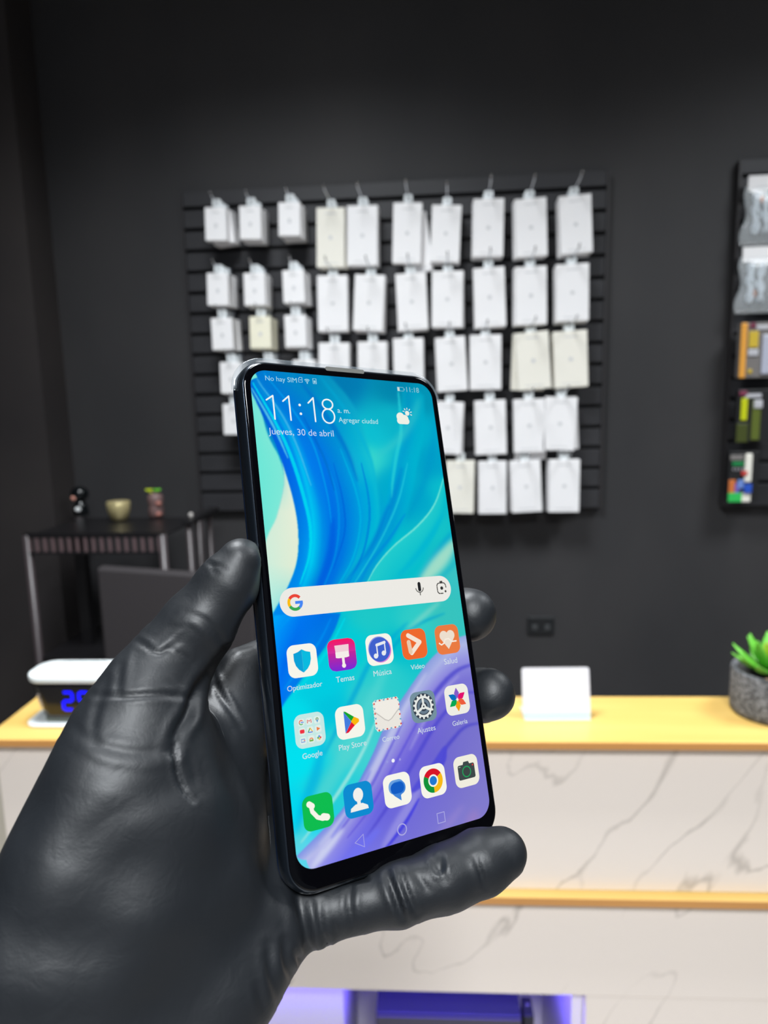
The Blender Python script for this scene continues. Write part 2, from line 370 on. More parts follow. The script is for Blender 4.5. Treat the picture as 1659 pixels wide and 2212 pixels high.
ledge = MB(); ledge.bb((xl, 0, -TH), (1.25, DEP, 0), m_wood)
o = ledge.build('counter_ledge', bevel=.002); place(o)
tag(o, 'long pine ledge on top of the reception counter, holding the clock and plant', 'counter')
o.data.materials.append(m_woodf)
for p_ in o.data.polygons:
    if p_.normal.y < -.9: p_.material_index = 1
# marble
def marble():
    m = bpy.data.materials.new('white_marble'); m.use_nodes = True; N = m.node_tree.nodes; L = m.node_tree.links; b = N['Principled BSDF']
    b.inputs['Roughness'].default_value = .22
    tc = N.new('ShaderNodeTexCoord'); mp = N.new('ShaderNodeMapping'); mp.vector_type = 'TEXTURE'; mp.inputs['Location'].default_value = (.11, 0, .53); mp.inputs['Rotation'].default_value = (0, math.radians(-58), 0); mp.inputs['Scale'].default_value = (1.0, 1, .34)
    L.new(tc.outputs['Object'], mp.inputs[0])
    n1 = N.new('ShaderNodeTexNoise'); n1.inputs['Scale'].default_value = 2.6; n1.inputs['Detail'].default_value = 5; n1.inputs['Roughness'].default_value = .42; n1.inputs['Distortion'].default_value = .5
    L.new(mp.outputs[0], n1.inputs['Vector'])
    s = N.new('ShaderNodeMath'); s.operation = 'SUBTRACT'; s.inputs[1].default_value = .5; L.new(n1.outputs['Fac'], s.inputs[0])
    a = N.new('ShaderNodeMath'); a.operation = 'ABSOLUTE'; L.new(s.outputs[0], a.inputs[0])
    r = N.new('ShaderNodeValToRGB'); e = r.color_ramp.elements; e[0].position = 0; e[0].color = (1,1,1,1); e[1].position = .012; e[1].color = (0,0,0,1); L.new(a.outputs[0], r.inputs[0])
    n2 = N.new('ShaderNodeTexNoise'); n2.inputs['Scale'].default_value = 3.5; L.new(tc.outputs['Object'], n2.inputs['Vector'])
    r2 = N.new('ShaderNodeValToRGB'); r2.color_ramp.elements[0].position = .38; r2.color_ramp.elements[1].position = .56; L.new(n2.outputs['Fac'], r2.inputs[0])
    mu = N.new('ShaderNodeMath'); mu.operation = 'MULTIPLY'; L.new(r.outputs[0], mu.inputs[0]); L.new(r2.outputs[0], mu.inputs[1])
    mu2 = N.new('ShaderNodeMath'); mu2.operation = 'MULTIPLY'; mu2.inputs[1].default_value = .5; L.new(mu.outputs[0], mu2.inputs[0])
    mx = N.new('ShaderNodeMix'); mx.data_type = 'RGBA'; mx.inputs[6].default_value = (*lin((244,232,221)), 1); mx.inputs[7].default_value = (*lin((150,140,130)), 1)
    L.new(mu2.outputs[0], mx.inputs[0]); L.new(mx.outputs[2], b.inputs['Base Color']); return m
m_marble = marble()
MY = .020
z_strip_t = cl(1300, 1942, y=0).z; z_strip_b = cl(1300, 1960, y=0).z
z_open = cl(1100, 2146, y=MY).z
xml = cl(8, 1750, y=MY).x; xnr = cl(1265, 2180, y=MY).x
ct = thing('reception_counter', 'white veined marble reception counter under the pine ledge', 'counter')
b = MB(); b.bb((xml, MY, z_strip_t+.0005), (1.25, MY+.02, -TH-.0005), m_marble); place(b.build('marble_upper_panel')).parent = ct
b = MB(); b.bb((xml, MY, z_open), (1.25, MY+.02, z_strip_b-.0005), m_marble); place(b.build('marble_middle_panel')).parent = ct
b = MB(); b.bb((xnr, MY+.001, -LZ+.005), (1.25, MY+.021, z_open-.0015), m_marble); place(b.build('marble_lower_panel')).parent = ct
b = MB(); b.bb((xml-.01, 0, z_strip_b), (1.25, MY+.03, z_strip_t), m_wood); o = place(b.build('pine_strip', bevel=.0015)); o.parent = ct
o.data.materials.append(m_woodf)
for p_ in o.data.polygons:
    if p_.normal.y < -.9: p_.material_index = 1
m_int = mat('white_niche_panel', (238,232,234), .4); m_beige = mat('beige_side_panel', (196,188,172), .5)
b = MB(); b.bb((xml-.55, MY+.01, -LZ+.005), (xml-.002, MY+.03, -TH-.001), m_beige); place(b.build('side_panel')).parent = ct
b = MB(); b.bb((xml, MY+.30, -LZ+.005), (1.25, MY+.32, z_open+.1), m_int); place(b.build('niche_back')).parent = ct
b = MB(); b.bb((xml, MY+.022, -LZ+.005), (1.25, MY+.299, -LZ+.10), m_int); place(b.build('niche_floor')).parent = ct
b = MB(); b.bb((xnr-.018, MY+.022, -LZ+.101), (xnr, MY+.299, z_open+.04), m_int); place(b.build('niche_side')).parent = ct
b = MB(); b.bb((xml, MY+.022, z_open+.041), (1.25, MY+.299, z_open+.055), m_int); place(b.build('niche_top')).parent = ct
# white fronts standing in the niche, left of the black box
x1_ = cl(742, 2180, y=MY+.05).x; x2_ = cl(812, 2180, y=MY+.2).x
b = MB(); b.bb((xml+.02, MY+.05, -LZ+.101), (x1_, MY+.07, z_open+.038), m_int); place(b.build('niche_front_panel')).parent = ct
b = MB(); b.bb((x1_-.018, MY+.071, -LZ+.101), (x1_, MY+.25, z_open+.038), m_int); place(b.build('niche_divider')).parent = ct
m_led = mat('blue_led_strip', (60,50,255), .5, emit=(40,30,255), es=3)
t = thing('led_strip', 'blue glowing light strip along the top of the counter niche', 'light'); 
b = MB(); b.bb((xml+.03, MY+.024, z_open+.03), (xnr-.03, MY+.034, z_open+.038), m_led); o = place(b.build('led_tape')); o.parent = t
lx0, lx1 = xml+.1, xnr-.03
l = area('niche_led_light', (0,0,0), (lx1-lx0, .02), 2.8, (.12,.08,1)); l.matrix_world = COUNTER @ Matrix.Translation(((lx0+lx1)/2, MY+.04, z_open+.026)) @ Matrix.Rotation(math.radians(22), 4, 'X')
# black box inside
m_case = mat('black_glossy_case', (44,44,58), .35); m_caseb = mat('dark_grey_case_front', (70,68,68), .5)
bt = cl(960, 2196, y=MY+.06); 
bx0 = cl(812, 2196, y=bt.y).x; bx1 = cl(1128, 2196, y=bt.y).x
t = thing('computer_case', 'black case standing in the blue lit niche under the counter', 'computer')
b = MB(); b.bb((bx0, bt.y+.004, -LZ+.102), (bx1, bt.y+.22, bt.z), m_case); place(b.build('case_body', bevel=.003)).parent = t
b = MB(); b.bb((bx0+.002, bt.y-.002, -LZ+.11), (bx1-.002, bt.y+.003, bt.z-.002), m_caseb); place(b.build('case_front', bevel=.001)).parent = t
b = MB(); b.bb((bx1+.004, bt.y+.01, -LZ+.102), (bx1+.022, bt.y+.05, bt.z-.004), m_blackcard); o = place(b.build('plug_adapter', bevel=.002)); tag(o, 'small black adapter with a silver stud, right beside the black case', 'adapter')
b = MB(); b.lathe((0,0,0), [(.003,0),(.003,.003),(.001,.004)], m_chrome, 16); s1 = b.build('stud'); s1.matrix_world = COUNTER @ Matrix.Translation((bx1+.013, bt.y+.03, bt.z-.0035)); s1.parent = o; s1.matrix_parent_inverse = o.matrix_world.inverted()
# ------------------------------------------------------------------ charging clock on the ledge
m_gloss = mat('glossy_white_plastic', (236,242,243), .25); m_seam = mat('grey_seam', (88,102,100), .5); m_display = mat('black_display', (10,8,12), .15)
m_blue = mat('blue_led_digit', (0,0,40), .4, emit=(8,8,255), es=2.2); m_neck = mat('grey_neck', (105,116,110), .35); m_legend = mat('grey_legend', (165,155,155), .5)
fb = cl(60, 1570, z=.006); dpt = .075
p0 = cl(45, 1572, z=0); yb = p0.y-.0; 
s_px = abs((cl(200,1500,y=yb)-cl(100,1500,y=yb)).x)/100     # metres per pixel at the clock
X0 = cl(50, 1435, y=yb+.01).x; BW = .150
t = thing('charging_clock', 'white topped black digital clock charger with blue digits, left end of ledge', 'clock', (0,0,0))
t.matrix_world = COUNTER @ Matrix.Translation((X0, yb, 0))
def ztop(py): return cl(100, py, y=yb+.008).z
def slab(x0, x1, y0, y1, z0, z1, r, m, e=.003):
    b = MB(); k = [(z0, e), (z0+e*.3, e*.3), (z0+e, 0), (z1-e, 0), (z1-e*.3, e*.3), (z1, e)]
    b.loops([[(x, y, z) for x, y in rrect(x0+i, y0+i, x1-i, y1-i, max(r-i, .002), 8)] for z, i in k], m); return b
zb1 = ztop(1562); zt0 = ztop(1474); zt1 = ztop(1458)
slab(-.006, BW+.006, 0, dpt+.004, .0005, zb1, .022, m_gloss).build('base', t, smooth=True)
slab(.022, BW-.022, .012, dpt-.006, zb1+.0003, zb1+.007, .012, m_neck, .001).build('neck', t, smooth=True)
bd = MB(); rings = []
for f_ in [0, .1, .5, .9, 1]:
    z = zb1+.0075+(zt0-zb1-.008)*f_; i = .020-.014*f_
    rings.append([(x, y, z) for x, y in rrect(i, .004+.006*(1-f_), BW-i, dpt-.003, .02, 8)])
bd.loops(rings, m_display); bd.build('clock_body', t, smooth=True)
slab(0, BW, 0, dpt, zt0+.0003, zt1, .028, m_gloss).build('charging_top', t, smooth=True)
sm = MB(); ro = rrect(.030, .020, BW-.030, dpt-.010, .016, 8); ri = rrect(.0322, .0222, BW-.0322, dpt-.0122, .0138, 8); n = len(ro)
sm.add([(x,y,zt1+.0004) for x,y in ro]+[(x,y,zt1+.0004) for x,y in ri], [(k,(k+1)%n,n+(k+1)%n,n+k) for k in range(n)], m_seam); sm.build('seam_ring', t)
zc = (zb1+zt0)/2+.004; fyc = lambda z: .004+.006*(1-(z-zb1)/(zt0-zb1))-.0006
dg = MB()
def seg(cx, segs, dw=.0150, dh=.0150):
    for s_ in segs:
        x, z, hor = {'a': (0, 1, 1), 'g': (0, 0, 1), 'd': (0, -1, 1), 'b': (1, .5, 0), 'f': (-1, .5, 0), 'c': (1, -.5, 0), 'e': (-1, -.5, 0)}[s_]
        X = cx+x*dw/2+.001*z; Z = zc+z*dh
        dg.box((X, fyc(Z), Z), ((dw*.86, .001, .0036) if hor else (.0036, .001, dh*.84)), m_blue)
seg(.0695, 'abged'); seg(.0955, 'abcdfg')
dg.build('clock_digits', t)
lg = MB()
for k, z in enumerate((.010, .003, -.002, -.008)): lg.box((.022+.001*k, fyc(zc+z), zc+z), (.0045, .001, .0035), m_legend)
lg.build('legend', t)
# ------------------------------------------------------------------ card holder and plant on the ledge
m_card = mat('white_card', (214,213,219), .35, coat=.6); m_acr = mat('clear_acrylic', (215,235,232), .1, alpha=.55, coat=1.)
q0 = cl(1205, 1558, z=0); mpx = 1/abs((cl(1255,1540,y=q0.y)-cl(1155,1540,y=q0.y)).x)*100
cw = 148/mpx; chh = cl(1205, 1450, y=q0.y+.012).z
t = thing('card_holder', 'blank white card in a small acrylic stand on the ledge, right of the phone', 'stand', (0,0,0)); t.matrix_world = COUNTER @ Matrix.Translation((q0.x, q0.y, 0)) @ Matrix.Rotation(math.radians(1.2), 4, 'Z')
rot = Matrix.Rotation(math.radians(-14), 4, 'X')
def sheet(r0, name, m, th, x0, x1, z0, z1, r, yo):
    b = MB(); out = rrect(x0, z0, x1, z1, r, 5)
    b.loops([[rot @ Vector((x, yo, z)) for x, z in out], [rot @ Vector((x, yo+th, z)) for x, z in out]], m); return b.build(name, t)
sheet(0, 'card', m_card, .0015, -cw/2, cw/2, .008, chh*1.06, .004, .006)
sheet(0, 'acrylic_back', m_acr, .002, -cw/2, cw/2, .003, chh*1.045, .004, .0085)
sheet(0, 'front_lip', m_acr, .0015, -cw/2+.001, cw/2-.001, .003, .014, .002, .0035)
MB().bb((-cw/2+.001, 0, .0003), (cw/2-.001, .05, .0026), m_acr).build('acrylic_foot', t, bevel=.0008)
m_pot = mat('grey_textured_concrete', (105,106,108), .8, bump=(900,.9,.002)); noise_mix(m_pot, (72,73,76), (134,135,139), 190, .4, .62, (1,1,1), 2)
m_leaf = mat('green_leaf', (92,170,50), .45); m_leafc = mat('yellow_green_leaf', (120,150,20), .45); m_soil = mat('dark_pebble_soil', (58,56,54), .9, bump=(500,1,.003)); m_peb = mat('tan_pebble', (170,130,98), .7)
pc = cl(1678, 1576, z=0); prr = .062
pc.y += prr; lft = cl(1581, 1530, y=pc.y).x; pc.x = lft+prr
t = thing('potted_succulent', 'green artificial succulent in a round grey textured pot at the ledge end', 'plant', (0,0,0)); t.matrix_world = COUNTER @ Matrix.Translation((pc.x, pc.y, .0005))
ph = cl(1640, 1478, y=pc.y-prr).z
MB().lathe((0,0,0), [(prr*.93,0),(prr*.99,.004),(prr,.012),(prr,ph-.003),(prr*.985,ph),(prr*.91,ph),(prr*.90,ph-.012)], m_pot, 72).build('pot', t, smooth=True)
MB().lathe((0,0,0), [(prr*.897,ph-.02),(prr*.897,ph-.008),(.01,ph-.006)], m_soil, 48).build('soil', t, smooth=True)
pb = MB(); pb.lathe((-.030,-.040,ph-.008), [(.002,0),(.005,.002),(.005,.005),(.002,.007)], m_peb, 12); pb.build('pebble', t, smooth=True)
def leaf(L, wd, m):
    b = MB(); n = 12; rings = []
    for i in range(n+1):
        f = i/n; r_ = wd*(math.sin(math.pi*min(.97, (.12+.88*f)**1.1))**.8)*.5+.0004; th = r_*.35+.0005
        rings.append([(L*f, r_*math.cos(a), th*math.sin(a)+L*.25*f*f-(.0*f)) for a in [2*math.pi*k/10 for k in range(10)]])
    b.loops(rings, m); return b
for i in range(26):
    ring_ = 0 if i < 8 else (1 if i < 17 else 2)
    a = (i*137.5)%360 if ring_ else i*45; tilt = [70, 42, 14][ring_]+random.uniform(-6, 6)
    L = [.034, .056, .062][ring_]
    o = leaf(L, .020, m_leafc if ring_ == 0 else m_leaf).build('leaf', t, smooth=True)
    o.rotation_euler = (0, math.radians(-tilt), math.radians(a)); o.location = (-.014, -.010, ph-.002+.006*(2-ring_))
# ------------------------------------------------------------------ black trolley rack behind the counter and what stands on it
m_rack = mat('black_rack_plastic', (22,21,23), .35); m_rackp = mat('rack_post', (62,54,56), .4, spec=.6); m_rib = mat('black_rib_painted_sheen', (98,80,82), .45);  # ribs and posts coloured lighter, to stand in for light reflected off glossy plastic
RY = 1.80
fl = on_y(52, 1150, RY); fr = on_y(352, 1152, RY)
RZ = (fl.z+fr.z)/2; RB = WY-.16
t = thing('shelf_rack', 'black open shelf rack in the corner behind the counter, left', 'shelf', (fl.x, RY, 0))
wx = fr.x-fl.x; dy = RB-RY; TZ = RZ
def rack_shelf(z):
    b = MB(); b.bb((0,0,z-.006), (wx,dy,z), m_rack); b.bb((0,0,z), (wx,.008,z+.008), m_rack); return b
rack_shelf(TZ-.008).build('top_shelf', t, bevel=.002)
for z in (TZ-.36, TZ-.72, .12): rack_shelf(z).build('shelf', t, bevel=.002)
ap = MB(); ap.bb((.0,-.004,TZ-.011), (wx,.004,TZ+.001), m_rack); ap.bb((0,-.004,TZ-.058), (wx,.004,TZ-.052), m_rack)
nb = 17
for k in range(nb): ap.box((wx*(k+.5)/nb, 0, TZ-.0325), (.0085,.006,.0385), m_rib)
ap.build('slotted_apron', t)
for x in (.004, wx-.004):
    for y in (.004, dy-.008): MB().tube([(x,y,0),(x,y,TZ-.006)], .011, m_rackp, 12).build('post', t, smooth=True)
ap2 = MB(); ap2.box((.085,dy*.45,TZ/2), (.03,.03,TZ-.03), m_rack); ap2.build('rear_brace', t)
p = on_y(430, 1105, RB)
# low shelf unit to the right of the rack
t2 = thing('side_table', 'low black table edge joining the rack, below the slatwall corner', 'table', (0,0,0))
a_ = on_y(372, 1112, 1.95); b_ = on_y(432, 1112, 1.95)
MB().bb((fr.x+.03, 1.86, a_.z-.015), (b_.x+.01, RB, a_.z), m_rack).build('table_top', t2, bevel=.002)
for x in (b_.x-.006,): MB().tube([(x,1.875,0),(x,1.875,a_.z-.001)], .008, m_rackp, 10).build('leg', t2, smooth=True)
MB().tube([(b_.x-.006,2.04,0),(b_.x-.006,2.04,a_.z-.001)], .008, m_rackp, 10).build('leg', t2, smooth=True)
MB().lathe((b_.x-.008,1.90,a_.z+.0002), [(.006,0),(.006,.01),(.003,.013)], mat('pale_knob', (190,185,180), .4), 14).build('knob', t2, smooth=True)
# figurine, round pot, small plant
TZs = TZ+.0005
p = on_z(176, 1108, TZ); 
t = thing('figurine', 'small black glossy figurine with a pink and white face, left on the rack', 'figurine', (p.x, p.y, TZs-.008))
mg = mat('glossy_black', (12,16,18), .12); mpk = mat('pink_skin', (235,165,145), .4); mgl = mat('grey_green_gloss', (130,150,145), .2)
MB().lathe((0,0,0), [(.020,0),(.024,.006),(.020,.03),(.014,.045),(.008,.05)], mg, 24).build('body', t, smooth=True)
MB().lathe((0,0,.046), [(.006,0),(.022,.008),(.028,.022),(.024,.038),(.010,.046),(.002,.047)], mg, 24).build('head', t, smooth=True)
MB().lathe((-.010,-.020,.058), [(.001,-.007),(.007,-.004),(.008,0),(.006,.006),(.001,.008)], mpk, 14).build('face', t, smooth=True)
MB().lathe((.004,-.012,.078), [(.001,-.007),(.010,-.004),(.011,0),(.007,.006),(.001,.008)], mgl, 14).build('cap', t, smooth=True)
MB().lathe((.0,-.018,.022), [(.001,-.009),(.009,-.004),(.010,0),(.007,.006),(.001,.008)], m_white, 14).build('chest', t, smooth=True)
p = on_z(258, 1118, TZ)
t = thing('gold_pot', 'small round pale gold pot between the figurine and the toy plant', 'pot', (p.x, p.y, TZs-.008))
mgd = mat('pale_gold', (205,190,140), .3, .5)
MB().lathe((0,0,0), [(.018,0),(.026,.006),(.033,.03),(.035,.055),(.033,.057),(.031,.05),(.012,.046)], mgd, 36).build('cup', t, smooth=True)
MB().lathe((0,0,.045), [(.0305,0),(.0305,.006),(.004,.008)], mat('cream_wax', (215,205,185), .5), 30).build('wax', t, smooth=True)
p = on_z(338, 1112, TZ)
t = thing('toy_plant', 'small brown bear shaped pot with bright yellow and green sprouts, right on the rack', 'plant', (p.x, p.y, TZs-.008))
mbr = mat('brown_clay', (112,88,86), .5); mrd = mat('rosy_clay', (170,110,98), .5)
MB().lathe((0,0,0), [(.018,0),(.024,.008),(.022,.03),(.020,.04),(.024,.05),(.022,.068),(.012,.076),(.002,.077)], mbr, 24).build('bear_pot', t, smooth=True)
MB().lathe((.016,-.016,.045), [(.001,-.008),(.009,-.003),(.009,.003),(.001,.008)], mrd, 14).build('arm', t, smooth=True)
MB().lathe((.014,-.016,.012), [(.001,-.008),(.009,-.003),(.009,.003),(.001,.008)], mrd, 14).build('foot', t, smooth=True)
for nm, x, c_, e_ in (('sprout', -.016, (215,235,40), .3), ('sprout', .010, (120,220,50), .3)):
    b = MB()
    for a in range(7):
        r_ = Matrix.Rotation(2*math.pi*a/7, 4, 'Z') @ Matrix.Rotation(math.radians(-35), 4, 'Y')
        L = .014; rings = [[r_ @ Vector((L*f, .005*math.sin(math.pi*max(.06, min(.94, f)))*math.cos(q), .003*math.sin(math.pi*max(.06, min(.94, f)))*math.sin(q))) + Vector((x, -.004, .080)) for q in [2*math.pi*k/6 for k in range(6)]] for f in (0,.2,.5,.8,1)]
        b.loops(rings, mat('sprout_%d' % c_[0], c_, .4))
    b.tube([(x*.3,0,.07),(x,-.004,.082)], .003, MATS['sprout_%d' % c_[0]], 8); b.build(nm, t, smooth=True)
# office chair behind the counter, its backrest turned to the viewer
m_mon = mat('dark_grey_upholstery', (50,46,48), .7)
MYY = 1.70
ma = on_y(207, 1226, MYY); mb_ = on_y(470, 1246, MYY)
t = thing('office_chair', 'dark grey chair with a broad flat backrest behind the counter, before the rack', 'chair', ((ma.x+mb_.x)/2, MYY, 0)); cx_ = (ma.x+mb_.x)/2
hw_ = (mb_.x-ma.x)/2+.03
b = MB(); b.loops([[(x, y, z) for x, z in ((-hw_+.03, ma.z-.46), (hw_+.06, ma.z-.46), (hw_+.06, mb_.z-.003), (-hw_+.03, ma.z))] for y in (0, .035)], m_mon); b.build('backrest', t, bevel=.008)
MB().bb((-.16, -.30, .44), (.22, -.005, .50), m_mon).build('seat', t, bevel=.012)
MB().bb((.0, .006, .40), (.06, .03, ma.z-.461), m_rack).build('back_support', t, bevel=.003)
MB().tube([(.03,-.14,.07),(.03,-.14,.439)], .025, m_rack, 16).build('gas_column', t, smooth=True)
for k in range(5):
    a = 2*math.pi*k/5+.3; MB().tube([(.03+.02*math.cos(a),-.14+.02*math.sin(a),.085),(.03+.19*math.cos(a),-.14+.13*math.sin(a),.045)], .014, m_rack, 8).build('leg', t, smooth=True)
    o = MB().lathe((.03+.19*math.cos(a),-.14+.13*math.sin(a),.001), [(.010,0),(.018,.01),(.018,.02),(.008,.03)], m_rack, 12).build('caster', t, smooth=True)
# ------------------------------------------------------------------ the phone (local frame in metres: x right, y up, z out of the glass, origin at the display's lower left)
SWD, SHT = .0701, .152
r1 = np.array([.862,-.021,.508]); r1 /= np.linalg.norm(r1)
r2 = np.array([-.122,-.977,.171]); r2 -= r1*(r1@r2); r2 /= np.linalg.norm(r2)
r3 = np.cross(r1, r2); t0 = np.array([-.0245,.1028,.2020])
PR = np.column_stack([cam2w(r1), cam2w(r2), cam2w(r3)]); PO = CAM+cam2w(t0)
PM = Matrix([[*PR[i], PO[i]] for i in range(3)]+[[0,0,0,1]])
phone = thing('smartphone', 'dark blue smartphone with a lit blue home screen, held upright in the gloved hand', 'phone')
phone.matrix_world = PM
def S(px, py):                                         # photo pixel -> point on the display
    d = ray(px, py); n = PR[:,2]; s_ = ((PO-CAM)@n)/(d@n); q = PR.T@(CAM+d*s_-PO); return q[0], q[1]
m_pb = noise_mix(mat('midnight_blue_back', (18,32,58), .18, .3, coat=1.), (5,9,18), (15,30,54), 12, .3, .7)
m_pf = mat('dark_metal_frame', (44,52,62), .22, .85, coat=.6)
m_pg = mat('black_front_glass', (3,3,5), .05, spec=.22)
BX, BY, BR = (-.0037, .0738), (-.0076, .1560), .0098
def pring(i, z, n=14): return [(x, y, z) for x, y in rrect(BX[0]+i, BY[0]+i, BX[1]-i, BY[1]-i, max(BR-i, .001), n)]
b = MB(); b.loops([pring(i, z) for i, z in ((.0042,-.0092),(.0022,-.0090),(.0010,-.0082),(.0003,-.0070),(.0,-.0058))], m_pb); b.build('back_cover', phone, smooth=True)
b = MB(); b.loops([pring(i, z) for i, z in ((.0003,-.0059),(.0,-.0050),(.0,-.0036),(.0001,-.0024),(.0005,-.0014),(.0010,-.0008),(.0013,-.0004))], m_pf); b.build('frame', phone, smooth=True)
b = MB(); b.loops([pring(i, z) for i, z in ((.0014,-.0010),(.0014,-.0004),(.0016,-.0001),(.0021,0.00003),(.003,.00005))], m_pg); b.build('front_glass', phone, smooth=True)
m_tpu = mat('clear_soft_bumper', (150,160,168), .2, alpha=.2, coat=1.)
b = MB(); ro = pring(-.0006, -.0032); k0 = [q for q in range(len(ro)) if ro[q][1] > BY[1]-.014]
b2 = []
for q in k0:
    x, y, z = ro[q]; b2.append(Vector((x, y, z)))
b.tube(b2, .0011, m_tpu, 8); b.build('clear_bumper_lip', phone, smooth=True)
mid = (BX[0]+BX[1])/2
b = MB(); b.loops([[(x, y, z) for x, y in rrect(mid-.0075, BY[1]-.0021, mid+.0075, BY[1]-.0006, .0006, 4)] for z in (-.0009, .00005)], mat('silver_mesh', (110,110,106), .5, .6)); b.build('earpiece', phone)
b = MB(); b.box((BX[0]-.0003, .112, -.0045), (.0012,.022,.0022), m_pf).build('side_button', phone, bevel=.0004) if False else None
b = MB(); b.loops([[(BX[1]+.0002*k, y, z) for y, z in rrect(.103, -.0055, .124, -.0033, .001, 4)] for k in (-2, 3)], m_pf); b.build('volume_button', phone)
b = MB(); b.loops([[(BX[1]+.0002*k, y, z) for y, z in rrect(.086, -.0055, .096, -.0033, .001, 4)] for k in (-2, 3)], m_pf); b.build('power_button', phone)
# ---- the wallpaper: painted into a buffer, then stored per vertex of the display
X0b, Y0b, WB, HB = 525, 780, 560, 1125
buf = np.zeros((HB, WB, 3)); 
gx, gy = np.meshgrid(np.arange(WB)+X0b, np.arange(HB)+Y0b)
CP = [(560,805,0,115,195),(650,815,0,112,195),(740,828,0,122,178),(850,845,0,132,172),(920,860,0,148,182),(700,900,0,150,215),(800,940,10,190,210),(790,990,60,215,205),(840,900,10,180,200),(900,930,0,175,205),
 (935,1000,0,160,200),(850,1050,0,170,205),(780,1090,0,160,215),(900,1080,0,165,202),(960,1060,10,190,205),(950,1150,20,195,200),(870,1200,0,190,205),(800,1270,20,195,200),(980,1180,10,180,200),(990,1230,60,195,195),(700,1340,0,190,215),(800,1330,30,200,200),
 (900,1350,50,205,200),(960,1330,55,195,190),(760,1400,0,205,215),(860,1400,0,190,205),(700,1480,0,205,225),(640,1560,0,220,235),(640,1650,0,225,240),(640,1750,0,215,240),(650,1850,90,215,235),(720,1530,0,195,220),(790,1520,60,205,205),(760,1600,70,210,210),
 (700,1700,40,205,215),(830,1450,45,205,205)]
cp = np.array(CP, float); num = np.zeros((HB, WB, 3)); den = np.zeros((HB, WB))
for x, y, r_, g_, b_ in cp:
    w_ = 1/(((gx-x)**2+(gy-y)**2)/900+1)**2.2; den += w_; num += w_[..., None]*np.array([r_, g_, b_])
buf = num/den[..., None]
def blur(a, s):
    if s <= 0: return a
    n = int(3*s)+1; k = np.exp(-.5*(np.arange(-n, n+1)/s)**2); k /= k.sum()
    for ax in (0, 1):
        pad = [(n, n) if i == ax else (0, 0) for i in range(a.ndim)]; p = np.pad(a, pad, mode='edge'); o = np.zeros_like(a)
        for i, kv in enumerate(k): o += kv*np.take(p, range(i, i+a.shape[ax]), axis=ax)
        a = o
    return a
def cr(pts, n=24):                                     # Catmull-Rom
    p = np.array(pts, float); p = np.vstack([2*p[0]-p[1], p, 2*p[-1]-p[-2]]); out = []
    for i in range(1, len(p)-2):
        for t in np.linspace(0, 1, n, endpoint=False):
            out.append(.5*((2*p[i])+(-p[i-1]+p[i+1])*t+(2*p[i-1]-5*p[i]+4*p[i+1]-p[i+2])*t*t+(-p[i-1]+3*p[i]-3*p[i+1]+p[i+2])*t**3))
    out.append(p[-2]); return np.array(out)
def resamp(c, n):
    d = np.r_[0, np.cumsum(np.linalg.norm(np.diff(c, axis=0), axis=1))]; u = np.linspace(0, d[-1], n)
    return np.column_stack([np.interp(u, d, c[:, i]) for i in range(c.shape[1])])
def bands(curves, cols, soft=1.0, alpha=1.0, sub=None):
    """colour between successive flow lines; cols = one rgb (or (top rgb, bottom rgb)) per line"""
    global buf
    N = 900; cs = [resamp(cr(c), N) for c in curves]; cc = []
    for c in cols:
        c = c if isinstance(c[0], (tuple, list)) else (c, c)
        u = np.linspace(0, 1, len(c)); cc.append(np.column_stack([np.interp(np.linspace(0, 1, N), u, [k[i] for k in c]) for i in range(3)]))
    img = np.zeros((HB, WB, 3)); m_ = np.zeros((HB, WB)); 
    for i in range(len(cs)-1):
        wmax = int(np.linalg.norm(cs[i]-cs[i+1], axis=1).max()*1.6)+3
        for t in np.linspace(0, 1, wmax):
            q = cs[i]*(1-t)+cs[i+1]*t; ccx = cc[i]*(1-t)+cc[i+1]*t
            xi = np.round(q[:, 0]-X0b).astype(int); yi = np.round(q[:, 1]-Y0b).astype(int); ok = (xi >= 0)&(xi < WB)&(yi >= 0)&(yi < HB)
            img[yi[ok], xi[ok]] = ccx[ok]; m_[yi[ok], xi[ok]] = 1
    mm = blur(m_, soft); im = blur(img*m_[..., None], soft)/np.maximum(mm, 1e-4)[..., None]
    buf = buf*(1-alpha*mm[..., None])+im*alpha*mm[..., None]
def streak(pts, wd, col, alpha=.7, soft=1.5):
    """tapering line"""
    global buf
    c = resamp(cr(pts), 700); m_ = np.zeros((HB, WB)); tn = np.gradient(c, axis=0); nn = np.column_stack([-tn[:, 1], tn[:, 0]]); nn /= np.linalg.norm(nn, axis=1)[:, None]
    tp = np.sin(np.pi*np.linspace(.03, .97, 700))**.6
    for o_ in np.linspace(-wd/2, wd/2, int(wd*2)+2):
        q = c+nn*(o_*tp)[:, None]; xi = np.round(q[:, 0]-X0b).astype(int); yi = np.round(q[:, 1]-Y0b).astype(int); ok = (xi >= 0)&(xi < WB)&(yi >= 0)&(yi < HB); m_[yi[ok], xi[ok]] = 1
    alpha = min(.95, alpha*1.35); mm = (blur(m_, soft*.8)*alpha)[..., None]; buf = buf*(1-mm)+np.array(col, float)*mm
# upper left mint and cream
bands([[(515,780),(525,1000),(570,1180)], [(545,800),(575,930),(603,990),(613,1040),(600,1110),(572,1195)]], [(100,230,215),(125,232,215)], 1.5)
bands([[(609,990),(613,1045),(598,1115),(572,1190),(590,1330)], [(611,1003),(634,1080),(644,1150),(641,1212),(622,1268),(590,1325)]], [((150,225,215),(215,235,215),(205,238,220),(170,238,225)),((225,238,215),(232,238,215),(225,236,212),(130,225,225))], 1.5)
